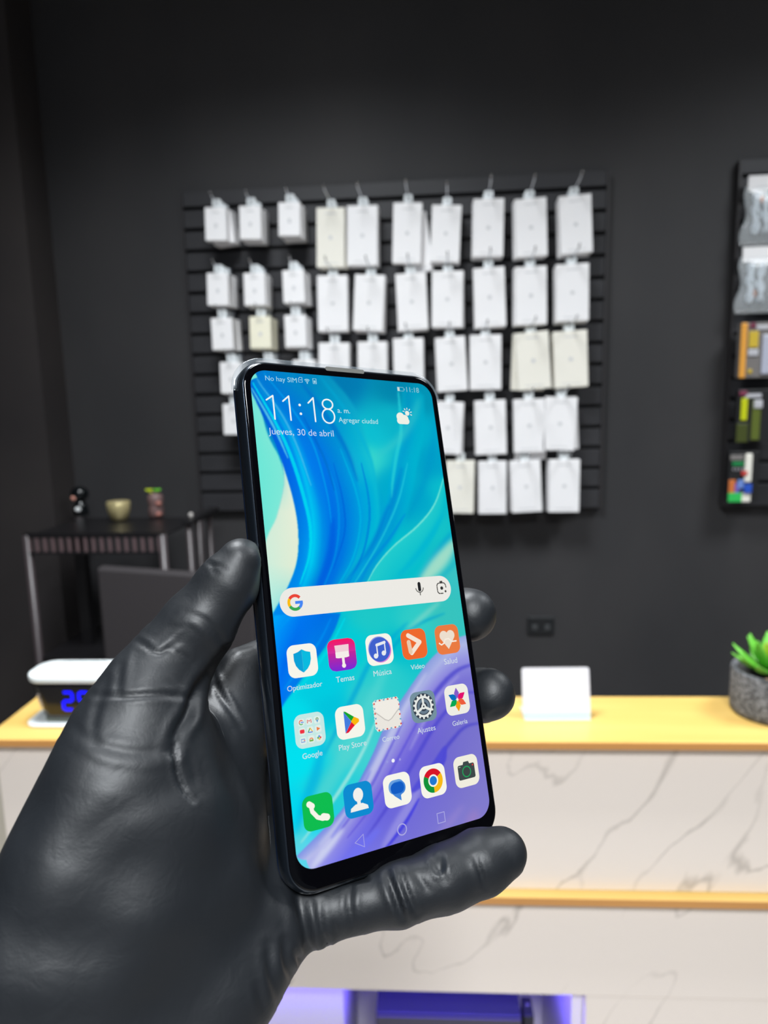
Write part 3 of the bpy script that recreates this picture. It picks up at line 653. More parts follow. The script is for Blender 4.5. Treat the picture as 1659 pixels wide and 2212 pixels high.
# the big blue sweep
L0 = [(538,835),(585,935),(612,1005),(635,1085),(645,1150),(642,1212),(622,1268),(590,1325)]
L1 = [(540,822),(594,905),(625,975),(650,1060),(663,1130),(661,1200),(642,1268),(592,1375)]
L2 = [(545,815),(603,900),(636,965),(663,1050),(677,1125),(675,1198),(655,1268),(594,1410)]
L3 = [(552,805),(618,890),(655,960),(684,1050),(697,1125),(692,1205),(668,1280),(596,1440)]
L4 = [(575,800),(640,888),(682,960),(710,1050),(720,1125),(712,1205),(684,1285),(600,1470)]
L5 = [(600,800),(668,880),(714,960),(742,1050),(750,1125),(738,1205),(702,1285),(604,1495)]
L6 = [(635,800),(700,880),(745,960),(775,1050),(784,1125),(768,1205),(726,1285),(608,1525)]
L7 = [(665,800),(725,880),(770,960),(800,1050),(806,1125),(788,1205),(745,1285),(700,1400)]
bands([L0, L1, L2, L3, L4, L5, L6], [((0,90,200),(0,95,225),(0,125,225),(0,140,240)), ((0,110,215),(0,105,235),(0,150,235),(0,130,240)), ((0,130,215),(0,190,240),(0,205,240),(0,130,235)),
  ((0,120,210),(0,125,235),(0,150,225),(0,100,225)), ((0,125,205),(0,115,230),(0,105,225),(0,95,225)), ((0,130,200),(0,135,220),(0,115,225),(0,105,225)), ((0,135,195),(0,160,220),(0,160,220),(0,120,230))], 1.2)
bands([L6, L7, [(700,800),(765,880),(800,985),(815,1060),(818,1125),(800,1205),(752,1290),(706,1395)]], [((0,135,195),(0,165,220),(0,155,220),(0,120,230)), ((0,140,190),(0,175,215),(0,185,215),(0,150,220)), ((5,150,195),(20,190,210),(0,190,215),(0,200,215))], 2.5, .8)
for pts, wd, c_, al in (([(548,812),(605,890),(640,960),(672,1050)], 3, (90,190,235), .5), ([(570,806),(632,885),(676,960),(705,1060),(716,1130)], 3, (0,160,235), .6), ([(545,826),(596,915),(628,985),(655,1070),(670,1140),(668,1200),(648,1262)], 7, (0,215,240), .7),
  ([(543,838),(590,920),(622,990)], 4, (100,215,235), .6), ([(690,965),(722,1050),(732,1125),(722,1205),(690,1290)], 4, (0,150,230), .5), ([(735,970),(768,1060),(778,1130),(760,1210),(714,1290)], 3, (0,185,225), .5),
  ([(720,1000),(740,1080),(744,1150),(720,1230)], 3, (0,95,215), .5), ([(780,1000),(795,1070),(797,1130),(780,1205),(735,1290)], 4, (0,130,215), .6), ([(655,900),(700,990),(722,1060)], 4, (0,100,205), .5)):
    streak(pts, wd, c_, al, 1.3)
# second sweep from the upper right
G0 = [(868,842),(866,930),(846,1010),(838,1070),(826,1130),(792,1205),(736,1290)]
G1 = [(880,842),(882,930),(862,1005),(852,1065),(838,1130),(806,1200),(755,1285)]
G2 = [(895,845),(898,930),(880,1005),(868,1065),(850,1135),(818,1200),(772,1275)]
bands([G0, G1, G2, [(915,850),(915,930),(900,1010),(888,1070),(868,1130),(830,1200),(790,1270)]], [((0,170,200),(0,180,215),(0,165,215),(0,150,220)), ((0,150,195),(0,155,210),(0,150,215),(0,130,220)), ((0,165,200),(0,175,210),(0,150,210),(0,140,215)), ((0,170,200),(0,185,210),(0,175,210),(0,170,210))], 3, .75)
streak([(860,845),(866,930),(856,985),(848,1040),(846,1075)], 7, (40,205,215), .6, 2)
streak([(880,1000),(862,1075),(835,1140),(800,1205),(760,1268)], 4, (30,195,220), .6, 1.5)
streak([(842,1100),(812,1170),(772,1230),(730,1280)], 4, (0,195,225), .55, 1.5)
streak([(875,1110),(840,1165),(800,1215),(775,1262)], 5, (0,140,215), .6, 2)
bands([[(958,1030),(938,1090),(903,1135),(850,1180),(815,1220),(795,1255),(770,1275)], [(962,1070),(950,1130),(925,1180),(900,1220),(870,1245),(850,1258),(820,1270)]], [(40,205,205),(10,190,205)], 1.5, .85)
streak([(958,1033),(938,1090),(903,1135),(850,1180),(815,1220),(793,1258)], 3, (110,225,215), .7, 1.2)
streak([(957,1110),(935,1150),(900,1200),(860,1245)], 10, (0,180,210), .6, 5)
streak([(975,1150),(945,1195),(905,1250)], 12, (0,160,205), .6, 5)
streak([(985,1165),(960,1200),(930,1235),(905,1262)], 30, (165,222,200), .8, 7)
streak([(992,1205),(975,1225),(950,1250)], 8, (30,180,200), .5, 4)
# between the search bar and the icons
bands([[(592,1330),(585,1380),(590,1430),(600,1500),(606,1535)], [(655,1325),(640,1370),(620,1420),(606,1470),(606,1535)], [(700,1325),(680,1370),(655,1420),(628,1470),(606,1535)], [(735,1325),(722,1360),(700,1398),(650,1465),(606,1528)]], [((0,170,250),(0,140,250),(0,125,250)), ((0,120,240),(0,105,235),(0,120,250)), ((0,110,228),(0,130,235),(0,115,240)), ((0,120,225),(0,115,225),(0,130,245))], 1.5)
streak([(640,1320),(615,1345),(596,1365)], 5, (0,150,245), .6, 2)
streak([(715,1335),(690,1385),(650,1440),(612,1490)], 4, (0,150,240), .5, 2)
streak([(745,1335),(722,1380),(680,1445),(620,1520)], 5, (0,215,230), .7, 1.6)
streak([(880,1345),(840,1385),(800,1430),(770,1490),(735,1560),(700,1630)], 9, (0,165,215), .55, 4)
streak([(960,1325),(900,1350),(860,1385),(825,1430)], 6, (0,160,205), .5, 3)
streak([(950,1300),(915,1330),(880,1360)], 9, (130,215,200), .55, 5)
streak([(700,1600),(680,1680),(655,1750),(642,1800)], 22, (0,175,225), .5, 7)
streak([(835,1440),(795,1530),(752,1620),(700,1710),(655,1790),(640,1830)], 30, (85,215,210), .5, 9)
streak([(815,1550),(785,1620),(745,1690),(700,1755),(650,1820)], 7, (150,228,222), .7, 2.5)
# the violet corner
V0 = [(1020,1368),(975,1385),(925,1430),(875,1500),(835,1560),(800,1640),(745,1740),(690,1800),(640,1850)]
V1 = [(1020,1388),(985,1400),(940,1445),(895,1510),(855,1580),(815,1655),(765,1745),(712,1808),(655,1868)]
V2 = [(1025,1420),(990,1432),(950,1470),(910,1530),(875,1600),(835,1670),(785,1755),(735,1820),(680,1885)]
V3 = [(1030,1460),(1000,1470),(965,1500),(930,1550),(895,1620),(855,1690),(805,1770),(760,1830),(720,1890)]
V4 = [(1040,1530),(1015,1535),(985,1560),(955,1600),(915,1660),(875,1730),(830,1800),(795,1850),(760,1900)]
V5 = [(1080,1640),(1070,1660),(1050,1690),(1020,1740),(980,1790),(940,1830),(900,1870),(870,1890),(840,1920)]
V6 = [(1100,1800),(1095,1810),(1090,1820),(1080,1830),(1060,1850),(1030,1870),(1000,1890),(980,1895),(960,1920)]
bands([V0, V1, V2, V3, V4, V5, V6], [((150,170,225),(130,150,220),(110,130,222),(130,150,230)), ((175,185,230),(165,170,228),(165,165,228),(185,190,235)), ((150,150,225),(135,125,220),(125,115,222),(150,150,235)),
  ((125,120,212),(110,98,215),(105,100,222),(120,120,240)), ((120,115,205),(108,100,210),(110,105,218),(125,125,235)), ((128,122,205),(128,122,205),(125,120,212),(135,130,225)), ((130,122,205),(135,125,205),(140,128,205),(145,130,205))], 1.3)
extra = ((([(640,812),(700,892),(748,972),(772,1040)], 9, (0,100,200), .4, 3), ([(690,812),(752,895),(798,985),(812,1050)], 5, (0,175,215), .4, 3), ([(940,905),(932,980),(912,1050),(880,1120)], 14, (0,150,200), .4, 6), ([(905,862),(890,905),(860,950),(815,985)], 16, (60,200,205), .45, 7), ([(720,1120),(712,1200),(680,1285)], 14, (0,90,220), .45, 4), ([(840,1090),(806,1175),(758,1245),(715,1300)], 10, (0,118,212), .5, 4), ([(868,1010),(852,1070),(826,1140),(790,1205)], 10, (0,128,205), .45, 4)))
for e_ in extra: streak(*e_)
for pts, wd, c_, al, sf in (([(1028,1432),(985,1450),(945,1490),(910,1540)], 8, (85,80,205), .7, 3), ([(1035,1495),(1000,1500),(960,1540),(925,1590),(880,1670),(835,1745),(790,1810)], 7, (78,72,205), .65, 3), ([(990,1460),(950,1500),(915,1560),(885,1620)], 6, (165,160,228), .5, 3),
  ([(1045,1560),(1005,1570),(975,1600),(945,1640),(905,1700)], 6, (70,66,200), .6, 3), ([(920,1455),(885,1510),(850,1575),(805,1665),(750,1755),(690,1825)], 12, (195,200,235), .6, 4), ([(870,1560),(838,1625),(800,1700),(745,1780),(700,1835)], 5, (95,85,215), .5, 2),
  ([(955,1480),(918,1530),(885,1590),(845,1665),(800,1745),(750,1810)], 4, (90,80,215), .5, 2), ([(820,1790),(770,1840),(735,1875)], 18, (110,112,240), .6, 5), ([(740,1790),(700,1840),(670,1880)], 16, (205,210,240), .7, 5),
  ([(912,1690),(885,1740),(850,1795),(826,1832)], 20, (165,160,232), .45, 5), ([(905,1725),(880,1770),(850,1812),(830,1835)], 6, (70,66,222), .8, 2), ([(960,1615),(945,1650),(920,1680),(890,1710)], 20, (80,76,214), .85, 2.5), ([(962,1612),(958,1640),(945,1668)], 9, (78,74,212), .8, 2),
  ([(1000,1740),(960,1790),(930,1830)], 14, (160,140,210), .35, 7), ([(1030,1750),(1010,1790)], 22, (165,130,195), .4, 9), ([(800,1665),(760,1745),(715,1810)], 6, (120,125,230), .6, 3)):
    streak(pts, wd, c_, al, sf)
buf = np.clip(buf, 0, 255)
def srgb2lin(a): a = a/255; return np.where(a <= .04045, a/12.92, ((a+.055)/1.055)**2.4)
NX, NY = 290, 620
uu, vv = np.meshgrid(np.linspace(0, SWD, NX), np.linspace(0, SHT, NY))
pc_ = (PO-CAM)[None, None]+uu[..., None]*PR[:, 0]+vv[..., None]*PR[:, 1]
ccam = np.stack([pc_@cam2w([1,0,0]), pc_@cam2w([0,1,0]), pc_@cam2w([0,0,1])], -1)
ppx = ccam[..., 0]/ccam[..., 2]*F+CX-X0b; ppy = ccam[..., 1]/ccam[..., 2]*F+CY-Y0b
ix = np.clip(ppx, 0, WB-2); iy = np.clip(ppy, 0, HB-2); fx = (ix % 1)[..., None]; fy_ = (iy % 1)[..., None]; ix = ix.astype(int); iy = iy.astype(int)
colv = buf[iy, ix]*(1-fx)*(1-fy_)+buf[iy, ix+1]*fx*(1-fy_)+buf[iy+1, ix]*(1-fx)*fy_+buf[iy+1, ix+1]*fx*fy_
colv = srgb2lin(colv)
RC = .0056
def inside(x, y):
    dx = np.maximum(RC-x, np.maximum(x-(SWD-RC), 0)); dy_ = np.maximum(RC-y, np.maximum(y-(SHT-RC), 0)); return dx*dx+dy_*dy_ <= RC*RC
# rounded corners: pull the corner vertices onto the arc
dx = np.where(uu < RC, RC-uu, np.where(uu > SWD-RC, SWD-RC-uu, 0)); dyv = np.where(vv < RC, RC-vv, np.where(vv > SHT-RC, SHT-RC-vv, 0))
dd = np.hypot(dx, dyv); mx_ = np.maximum(np.abs(dx), np.abs(dyv)); k_ = np.where(dd > 1e-9, mx_/np.maximum(dd, 1e-9), 1); cor = (dx != 0)&(dyv != 0)
ux = np.where(cor, (uu+dx)-dx*k_, uu); vy = np.where(cor, (vv+dyv)-dyv*k_, vv)
me = bpy.data.meshes.new('display'); nv = NX*NY
me.vertices.add(nv); me.vertices.foreach_set('co', np.column_stack([ux.ravel(), vy.ravel(), np.full(nv, .0001)]).ravel().astype('f'))
q = (np.arange(NY-1)[:, None]*NX+np.arange(NX-1)[None]).ravel(); qd = np.column_stack([q, q+1, q+1+NX, q+NX])
me.loops.add(qd.size); me.loops.foreach_set('vertex_index', qd.ravel().astype('i')); me.polygons.add(len(qd)); me.polygons.foreach_set('loop_start', (np.arange(len(qd))*4).astype('i')); me.polygons.foreach_set('loop_total', np.full(len(qd), 4, 'i'))
me.update(calc_edges=True)
at = me.color_attributes.new('wallpaper', 'FLOAT_COLOR', 'POINT'); at.data.foreach_set('color', np.column_stack([colv.reshape(-1, 3), np.ones(nv)]).ravel().astype('f'))
mw = bpy.data.materials.new('lit_display'); mw.use_nodes = True; bs = mw.node_tree.nodes['Principled BSDF']; an = mw.node_tree.nodes.new('ShaderNodeAttribute'); an.attribute_name = 'wallpaper'
mw.node_tree.links.new(an.outputs['Color'], bs.inputs['Emission Color']); bs.inputs['Emission Strength'].default_value = 1; bs.inputs['Base Color'].default_value = (0,0,0,1); bs.inputs['Roughness'].default_value = .1; bs.inputs['Specular IOR Level'].default_value = .2
me.materials.append(mw); disp = bpy.data.objects.new('display', me); COL.objects.link(disp); disp.parent = phone
# ---- things shown on the display, each flat on it
def em(c, k=1.):
    return mat('screen_%d_%d_%d' % tuple(c), (0,0,0), .4, spec=.1, emit=c, es=k)
class D2(MB):
    def __init__(s): super().__init__(); s.z = .00016
    def poly(s, pts, c):
        s.add([(x, y, s.z) for x, y in pts], [tuple(range(len(pts)))], em(c)); s.z += .000012; return s
    def circ(s, x, y, r, c, ry=None, n=36): return s.poly([(x+r*math.cos(2*math.pi*k/n), y+(ry or r)*math.sin(2*math.pi*k/n)) for k in range(n)], c)
    def rr(s, x, y, wd, ht, r, c): return s.poly(rrect(x-wd/2, y-ht/2, x+wd/2, y+ht/2, r, 7), c)
    def line(s, pts, wd, c, close=False, cap=True):
        pts = [Vector((p[0], p[1])) for p in pts]; n = len(pts); L_ = []; R_ = []
        for i in range(n):
            a = pts[i-1] if i or close else pts[i]; b = pts[(i+1) % n] if i < n-1 or close else pts[i]
            t = (b-a).normalized(); nn = Vector((-t.y, t.x)); L_.append(pts[i]+nn*wd/2); R_.append(pts[i]-nn*wd/2)
        fs = [(i, (i+1) % n, n+(i+1) % n, n+i) for i in range(n if close else n-1)]
        s.add([(p.x, p.y, s.z) for p in L_+R_], fs, em(c)); s.z += .000004
        if cap and not close:
            for p in (pts[0], pts[-1]): s.circ(p.x, p.y, wd/2, c, n=14)
        return s
    def arc(s, x, y, r, a0, a1, wd, c, cap=False):
        n = max(6, int(abs(a1-a0)/8)); return s.line([(x+r*math.cos(math.radians(a0+(a1-a0)*k/n)), y+r*math.sin(math.radians(a0+(a1-a0)*k/n))) for k in range(n+1)], wd, c, cap=cap)
    def sector(s, x, y, r, a0, a1, c, r0=0):
        n = 20; o_ = [(x+r*math.cos(math.radians(a0+(a1-a0)*k/n)), y+r*math.sin(math.radians(a0+(a1-a0)*k/n))) for k in range(n+1)]
        return s.poly(o_+[(x, y)], c)
    def text(s, body, pl, pr, c, lift=0, bold=0):
        vs, fs = text_mesh(body, None); x0 = min(v.x for v in vs); x1 = max(v.x for v in vs)
        (ax, ay), (bx_, by_) = S(*pl), S(*pr); sc = (bx_-ax)/(x1-x0); m_ = (ay+by_)/2
        s.add([(ax+(v.x-x0)*sc, m_+v.y*sc, s.z) for v in vs], fs, em(c)); s.z += .000004; return s
    def bld(s, name, parent=phone, label=None):
        me = bpy.data.meshes.new(name); me.from_pydata(s.v, [], s.f); me.update()
        for m in s.mats: me.materials.append(m)
        for p, k in zip(me.polygons, s.m): p.material_index = k
        o = bpy.data.objects.new(name, me); COL.objects.link(o); o.parent = parent
        if label: o['label'] = label
        return o
Wt = (240,238,228); mm_ = .001
def off(o, p): o.z = .00016+.00006*p; return o
# status bar and clock
d = D2(); pale = (165,215,232)
d.text('No hay SIM', (573,822), (641,827), pale)
x, y = S(648,821); d.line([(x-.0006,y-.0008),(x-.0006,y+.0004),(x-.0001,y+.0009),(x+.0007,y+.0009),(x+.0007,y-.0008)], .00022, pale, close=True); d.line([(x-.0002,y),(x+.0004,y)], .0002, pale)
x, y = S(663,826)
for r_ in (.0004, .0009, .0014): d.arc(x, y-.0004, r_, 50, 130, .00028, pale)
d.circ(x, y-.0004, .0002, pale)
x, y = S(679,824); d.line([(x-.0006,y-.0009),(x-.0006,y+.0009),(x+.0006,y+.0009),(x+.0006,y-.0009)], .00022, pale, close=True); d.rr(x, y-.0002, .0006, .0009, .0001, pale)
d.bld('status_text')
d = D2(); d.text('11:18', (878,846.5), (905,849), (140,200,215)); x, y = S(865,841)
d.line([(x-.0014,y-.0007),(x-.0014,y+.0007),(x+.0012,y+.0007),(x+.0012,y-.0007)], .00018, (140,200,215), close=True); d.rr(x-.0009, y, .0009, .0013, .0001, (200,220,215)); d.rr(x+.0015, y, .0003, .0007, .0001, (140,200,215)); d.bld('battery_and_time')
d = D2(); lw = .00052; wc = (238,245,245)
for flag, top, bot in (((575,864),(588.6,855),(593.3,905.5)), ((610.5,867),(622.8,856.2),(627.5,908)), ((665,871),(675.4,860),(680.2,911))):
    a, b_, c_ = S(*flag), S(*top), S(*bot); d.line([a, b_], lw, wc); d.line([b_, (b_[0], c_[1])], lw, wc)
for q_ in ((646.5,875.5),(649.2,894.5)): x, y = S(*q_); d.circ(x, y, .00045, wc)
x, y = S(706.6,874); d.line([(x+.0019*math.cos(a), y+.0017*math.sin(a)) for a in [k*math.pi/14 for k in range(28)]], lw, wc, close=True); y1_ = y
x, y = S(708.8,899.5); d.line([(x+.00225*math.cos(a), y+(y1_-.0017-y)*math.sin(a)) for a in [k*math.pi/14 for k in range(28)]], lw, wc, close=True)
d.bld('clock_time')
D2().text('a. m.', (729,891), (756,894), (205,230,235)).bld('clock_period')
D2().text('Agregar ciudad', (731.5,911), (816.5,917), (185,228,232)).bld('city_prompt')
D2().text('Jueves, 30 de abril', (580,938), (721,943.5), (200,215,240)).bld('date_text')
d = D2(); x, y = S(870,905); cw_ = (238,240,228); 
d.rr(x, y-.0008, .0052, .0024, .0012, cw_); d.circ(x-.0009, y+.0006, .0017, cw_); d.circ(x+.0009, y+.0001, .0014, cw_)
x, y = S(879,893); d.circ(x, y, .0009, cw_)
for k in range(6): a = math.radians(-20+k*36); d.line([(x+.0014*math.cos(a), y+.0014*math.sin(a)), (x+.0019*math.cos(a), y+.0019*math.sin(a))], .0003, cw_)
d.bld('weather_symbol')
# search bar
xa, ya = S(633,1302); xb, yb_ = S(950.5,1270.5); ym = (ya+yb_)/2; ht = (S(641,1270)[1]-S(641,1334)[1])*.98
d = D2(); d.poly(rrect(xa-ht/2, ym-ht/2, xb+ht/2, ym+ht/2, ht/2-.00001, 12), (236,234,228)); bar = d.bld('search_bar')
x, y = S(637,1301.5); r_ = .0021; d = off(D2(), 1)
d.arc(x, y, r_, 40, 145, .00095, (234,67,53)); d.arc(x, y, r_, 145, 210, .00095, (251,188,5)); d.arc(x, y, r_, 210, 310, .00095, (52,168,83)); d.arc(x, y, r_, 310, 360, .00095, (66,133,244)); d.line([(x, y-.00005),(x+r_+.00045, y-.00005)], .0009, (66,133,244), cap=False); d.bld('search_logo', bar)
x, y = S(905.7,1272.5); d = off(D2(), 1); gk = (40,42,44)
d.rr(x, y+.0008, .0012, .0032, .0006, (30,32,34)); d.arc(x, y+.0004, .0015, 180, 360, .00035, (110,110,106)); d.line([(x,y-.0011),(x,y-.0020)], .0004, (110,110,106)); d.bld('microphone_symbol', bar)
x, y = S(953,1270.6); d = off(D2(), 1); g3 = (70,68,66)
for sx, sy, a0 in ((1,1,0),(-1,1,90),(-1,-1,180)): d.arc(x+sx*.0008, y+sy*.0008, .0010, a0, a0+90, .00038, g3)
for q_ in (((-1.8,-.6),(-1.8,.6)), ((-.6,1.8),(.6,1.8)), ((-.6,-1.8),(.3,-1.8)), ((1.8,.6),(1.8,.2))): d.line([(x+q_[0][0]*mm_, y+q_[0][1]*mm_), (x+q_[1][0]*mm_, y+q_[1][1]*mm_)], .00038, g3)
d.circ(x, y, .0006, (50,50,50)); d.circ(x+.0014, y-.0012, .0004, g3); d.rr(x, y+.0022, .0012, .0006, .0002, g3); d.bld('camera_symbol', bar)
# application icons
IS = .0098
def icon(px, py, name, bg=None, s=IS):
    x, y = S(px, py); d = D2()
    if bg: d.rr(x, y, s, s, s*.24, bg)
    return x, y, d
def fin(d0, d1, name, cap=None, col=(214,226,232)):
    o = d0.bld('app_icon'); d1 and d1.bld('icon_symbol', o)
    if cap: off(D2(), 3).text(*cap, col).bld('icon_caption', o)
    o['label'] = name; return o
ivory = (246,245,234)
x, y, d = icon(653,1427,'', ivory); g = off(D2(), 1)
sh = [(0,3.4),(1.3,2.7),(2.8,2.3),(2.8,.2),(2.3,-1.4),(1.4,-2.6),(0,-3.6)]
g.poly([(x, y+3.4*mm_)]+[(x-a*mm_, y+b_*mm_) for a, b_ in sh[1:]]+[], (0,160,214)); g.poly([(x+a*mm_, y+b_*mm_) for a, b_ in sh], (0,186,222)); fin(d, g, 'white icon with a blue shield', ('Optimizador', (620,1492), (696,1484)))
x, y, d = icon(738.5,1414,''); st = 14
for k in range(st):
    f0, f1 = k/st, (k+1)/st; yl, yh = y-IS/2+IS*f0, y-IS/2+IS*f1
    def hw(yy):
        e = IS/2-abs(yy-y); r_ = IS*.24; return IS/2 - (0 if e >= r_ else r_-math.sqrt(max(0, r_*r_-(r_-e)**2)))
    cf = f0+.5/st; c_ = tuple(int(a*(1-cf)+b_*cf) for a, b_ in zip((120,40,215), (255,30,105))) if cf < .55 else tuple(int(a*(1-(cf-.55)/.45)+b_*(cf-.55)/.45) for a, b_ in zip((205,45,165), (246,20,96)))
    d.z = .00016; hs = [yl, (yl+yh)/2, yh]; d.poly([(x-hw(h_), h_) for h_ in hs]+[(x+hw(h_), h_) for h_ in hs[::-1]], c_)
g = off(D2(), 1); pk = (240,208,216); wh = (244,236,232)
g.poly([(x-.0024,y+.0030),(x+.0026,y+.0030),(x+.0024,y+.0006),(x-.0022,y+.0006)], pk); g.poly([(x-.0023,y+.0009),(x+.0024,y+.0009),(x+.0024,y-.0008),(x+.0014,y-.0010),(x-.0014,y-.0010),(x-.0023,y-.0008)], wh); g.line([(x+.0002,y-.0010),(x+.0002,y-.0034)], .0009, wh); g.circ(x+.0002, y-.0034, .0007, wh)
fin(d, g, 'pink to violet icon with a white brush', ('Temas', (725.5,1474), (765,1469)))
x, y, d = icon(819.5,1403,'', ivory); g = off(D2(), 1)
g.circ(x+.0003, y-.0002, .0040, (215,130,215)); g.circ(x-.0002, y+.0002, .0040, (140,150,225)); g.circ(x, y, .0039, (62,96,205)); w_ = (230,234,240)
g.line([(x-.0010,y-.0019),(x-.0010,y+.0018),(x+.0020,y+.0024),(x+.0020,y-.0012)], .0005, w_); g.line([(x-.0010,y+.0015),(x+.0020,y+.0021)], .0009, w_); g.circ(x-.0017, y-.0019, .0008, w_); g.circ(x+.0013, y-.0013, .0008, w_)
fin(d, g, 'white icon with a blue disc and music note', ('Música', (806.5,1461), (845.5,1456)))
x, y, d = icon(894,1391,'', (238,104,44)); g = off(D2(), 1)
g.line([(x-.0020,y+.0030),(x+.0022,y+.0004)], .0015, (244,228,212)); g.line([(x+.0022,y+.0004),(x-.0014,y-.0028)], .0015, (244,228,212)); g.line([(x-.0021,y+.0008),(x-.0018,y-.0024)], .0015, (232,200,172)); fin(d, g, 'orange icon with a white play arrow', ('Video', (887,1447), (916.5,1443)))
x, y, d = icon(966,1381,'', (234,122,64)); g = off(D2(), 1); hc = (236,222,206)
g.circ(x-.0014, y+.0013, .0017, hc); g.circ(x+.0014, y+.0013, .0017, hc); g.poly([(x-.0029,y+.0005),(x-.0012,y+.0016),(x+.0012,y+.0016),(x+.0029,y+.0005),(x,y-.0033)], hc); g.line([(x-.0036,y-.0010),(x-.0028,y-.0016),(x-.0018,y-.0012),(x-.0010,y+.0001),(x+.0004,y+.0002),(x+.0016,y-.0009),(x+.0034,y-.0009)], .0005, (246,236,222)); fin(d, g, 'orange icon with a white heart', ('Salud', (959,1435), (987,1432)))
x, y, d = icon(669,1577,'', (196,232,228)); g = off(D2(), 1); cs = [[(225,110,90),(220,120,120),(110,170,190)], [(235,50,60),(90,170,110),(235,130,60)], [(120,160,220),(150,190,80),(215,110,120)]]
for r_ in range(3):
    for c_ in range(3):
        a, b_ = x+(c_-1)*.0026, y+(1-r_)*.0026; g.rr(a, b_, .0021, .0021, .0006, (222,238,232))
        k = cs[r_][c_]
        if (r_, c_) == (0,0): g.arc(a, b_, .0006, 40, 200, .0003, (234,100,80)); g.arc(a, b_, .0006, 200, 320, .0003, (90,180,100)); g.line([(a,b_),(a+.0007,b_)], .0003, (90,140,235))
        elif (r_, c_) == (0,1): g.line([(a-.0006,b_-.0004),(a-.0006,b_+.0004),(a,b_),(a+.0006,b_+.0004),(a+.0006,b_-.0004)], .0003, (222,90,90))
        elif (r_, c_) == (0,2): g.circ(a, b_+.0002, .0005, (120,170,120)); g.poly([(a-.0004,b_),(a+.0004,b_),(a,b_-.0009)], (100,160,210)); g.circ(a, b_+.0002, .0002, (230,220,220))
        elif (r_, c_) == (1,0): g.rr(a, b_, .0015, .0011, .0003, (238,48,66))
        elif (r_, c_) == (1,1): g.line([(a,b_+.0006),(a-.0007,b_-.0005)], .0003, (60,170,90)); g.line([(a,b_+.0006),(a+.0007,b_-.0005)], .0003, (240,190,60)); g.line([(a-.0006,b_-.0006),(a+.0006,b_-.0006)], .0003, (80,130,230))
        elif (r_, c_) == (1,2): g.poly([(a-.0005,b_+.0006),(a-.0005,b_-.0006),(a+.0007,b_)], (238,120,60))
        elif (r_, c_) == (2,0): g.line([(a-.0006,b_+.0004),(a+.0005,b_+.0004),(a+.0005,b_-.0004),(a-.0006,b_-.0004)], .0003, (110,150,220), close=True); g.circ(a+.0004, b_, .0002, (235,120,90))
        elif (r_, c_) == (2,1): g.arc(a, b_-.0002, .0005, 0, 180, .0003, (240,130,70)); g.rr(a, b_-.0004, .0013, .0005, .0001, (120,180,80))
        else:
            for q_, cc_ in enumerate(((230,90,90),(90,150,230),(90,180,110),(240,190,80))): g.circ(a+.0004*math.cos(q_*1.57), b_+.0004*math.sin(q_*1.57), .00032, cc_, n=12)
fin(d, g, 'pale folder icon holding nine tiny icons', ('Google', (653,1639), (696,1632)))
x, y, d = icon(756,1559,'', ivory); g = off(D2(), 1); A_, B_, C_ = (x-.0020, y+.0032), (x-.0020, y-.0032), (x+.0030, y)
g.poly([A_, B_, (x+.0004, y)], (66,124,222)); g.poly([A_, (x+.0012,y+.0013), (x+.0002,y+.0003)], (14,164,42)); g.poly([(x-.0020,y+.0034),(x-.0013,y+.0032),(x+.0014,y+.0013),(x+.0004,y)], (14,164,42)); g.poly([B_, (x-.0010,y-.0031), (x+.0014,y-.0013), (x+.0004,y)], (226,20,52)); g.poly([(x+.0014,y+.0013),(x+.0029,y+.0005),(x+.0031,y),(x+.0029,y-.0005),(x+.0014,y-.0013),(x+.0002,y)], (250,182,8))
fin(d, g, 'white icon with a four coloured play triangle', ('Play Store', (731.5,1620), (791,1611)))
x, y, d = icon(836,1542,''); 
n_ = 10; edge = []; 
for sd in range(4):
    for k in range(n_*2):
        u = -IS/2+IS*k/(n_*2)+.0001; dp = .00022 if k % 2 else 0; v = IS/2-dp
        if abs(u) > IS*.42: v -= (abs(u)-IS*.42)*1.0
        edge.append({0:(u,v),1:(v,-u),2:(-u,-v),3:(-v,u)}[sd])
d.poly([(x+a, y+b_) for a, b_ in edge], (234,230,222)); g = off(D2(), 1)
for sd in range(4):
    for k in range(6):
        u = -IS*.38+IS*.76*k/5; v = IS/2-.0004; c_ = (214,86,80) if k % 2 else (110,170,205); px_, py_ = {0:(u,v),1:(v,-u),2:(-u,-v),3:(-v,u)}[sd]; g.rr(x+px_, y+py_, .0006, .0005, .0001, c_)
g.line([(x-IS*.46,y+.0012),(x-.0012,y-.0016),(x,y-.0021),(x+.0012,y-.0016),(x+IS*.46,y+.0012)], .0003, (196,192,186)); g.poly([(x-IS*.45,y+.0016),(x-.0040,y+.0041),(x+.0040,y+.0041),(x+IS*.45,y+.0016),(x+.0012,y-.0013),(x,y-.0018),(x-.0012,y-.0013)], (240,236,228))
fin(d, g, 'white scalloped envelope icon', ('Correo', (825.5,1602), (862,1596)))
x, y, d = icon(914,1526,'', (116,144,158)); g = off(D2(), 1); dk = (52,62,76); lg_ = (228,232,228)
g.circ(x, y, .0042, dk)
gear = []
for k in range(15):
    for a, r_ in ((-6,.0034),(-4,.0040),(4,.0040),(6,.0034)): gear.append((x+r_*math.cos(math.radians(k*24+a)), y+r_*math.sin(math.radians(k*24+a))))
g.poly(gear, lg_); g.circ(x, y, .0027, dk); g.circ(x, y, .0024, (104,124,140)); g.circ(x, y, .0015, dk)
for k in range(3): a = math.radians(90+120*k); g.line([(x,y),(x+.0028*math.cos(a), y+.0028*math.sin(a))], .0008, lg_)
g.circ(x, y, .0009, lg_); g.circ(x, y, .0003, dk); fin(d, g, 'grey icon with a white gear', ('Ajustes', (901,1584), (940,1577)))
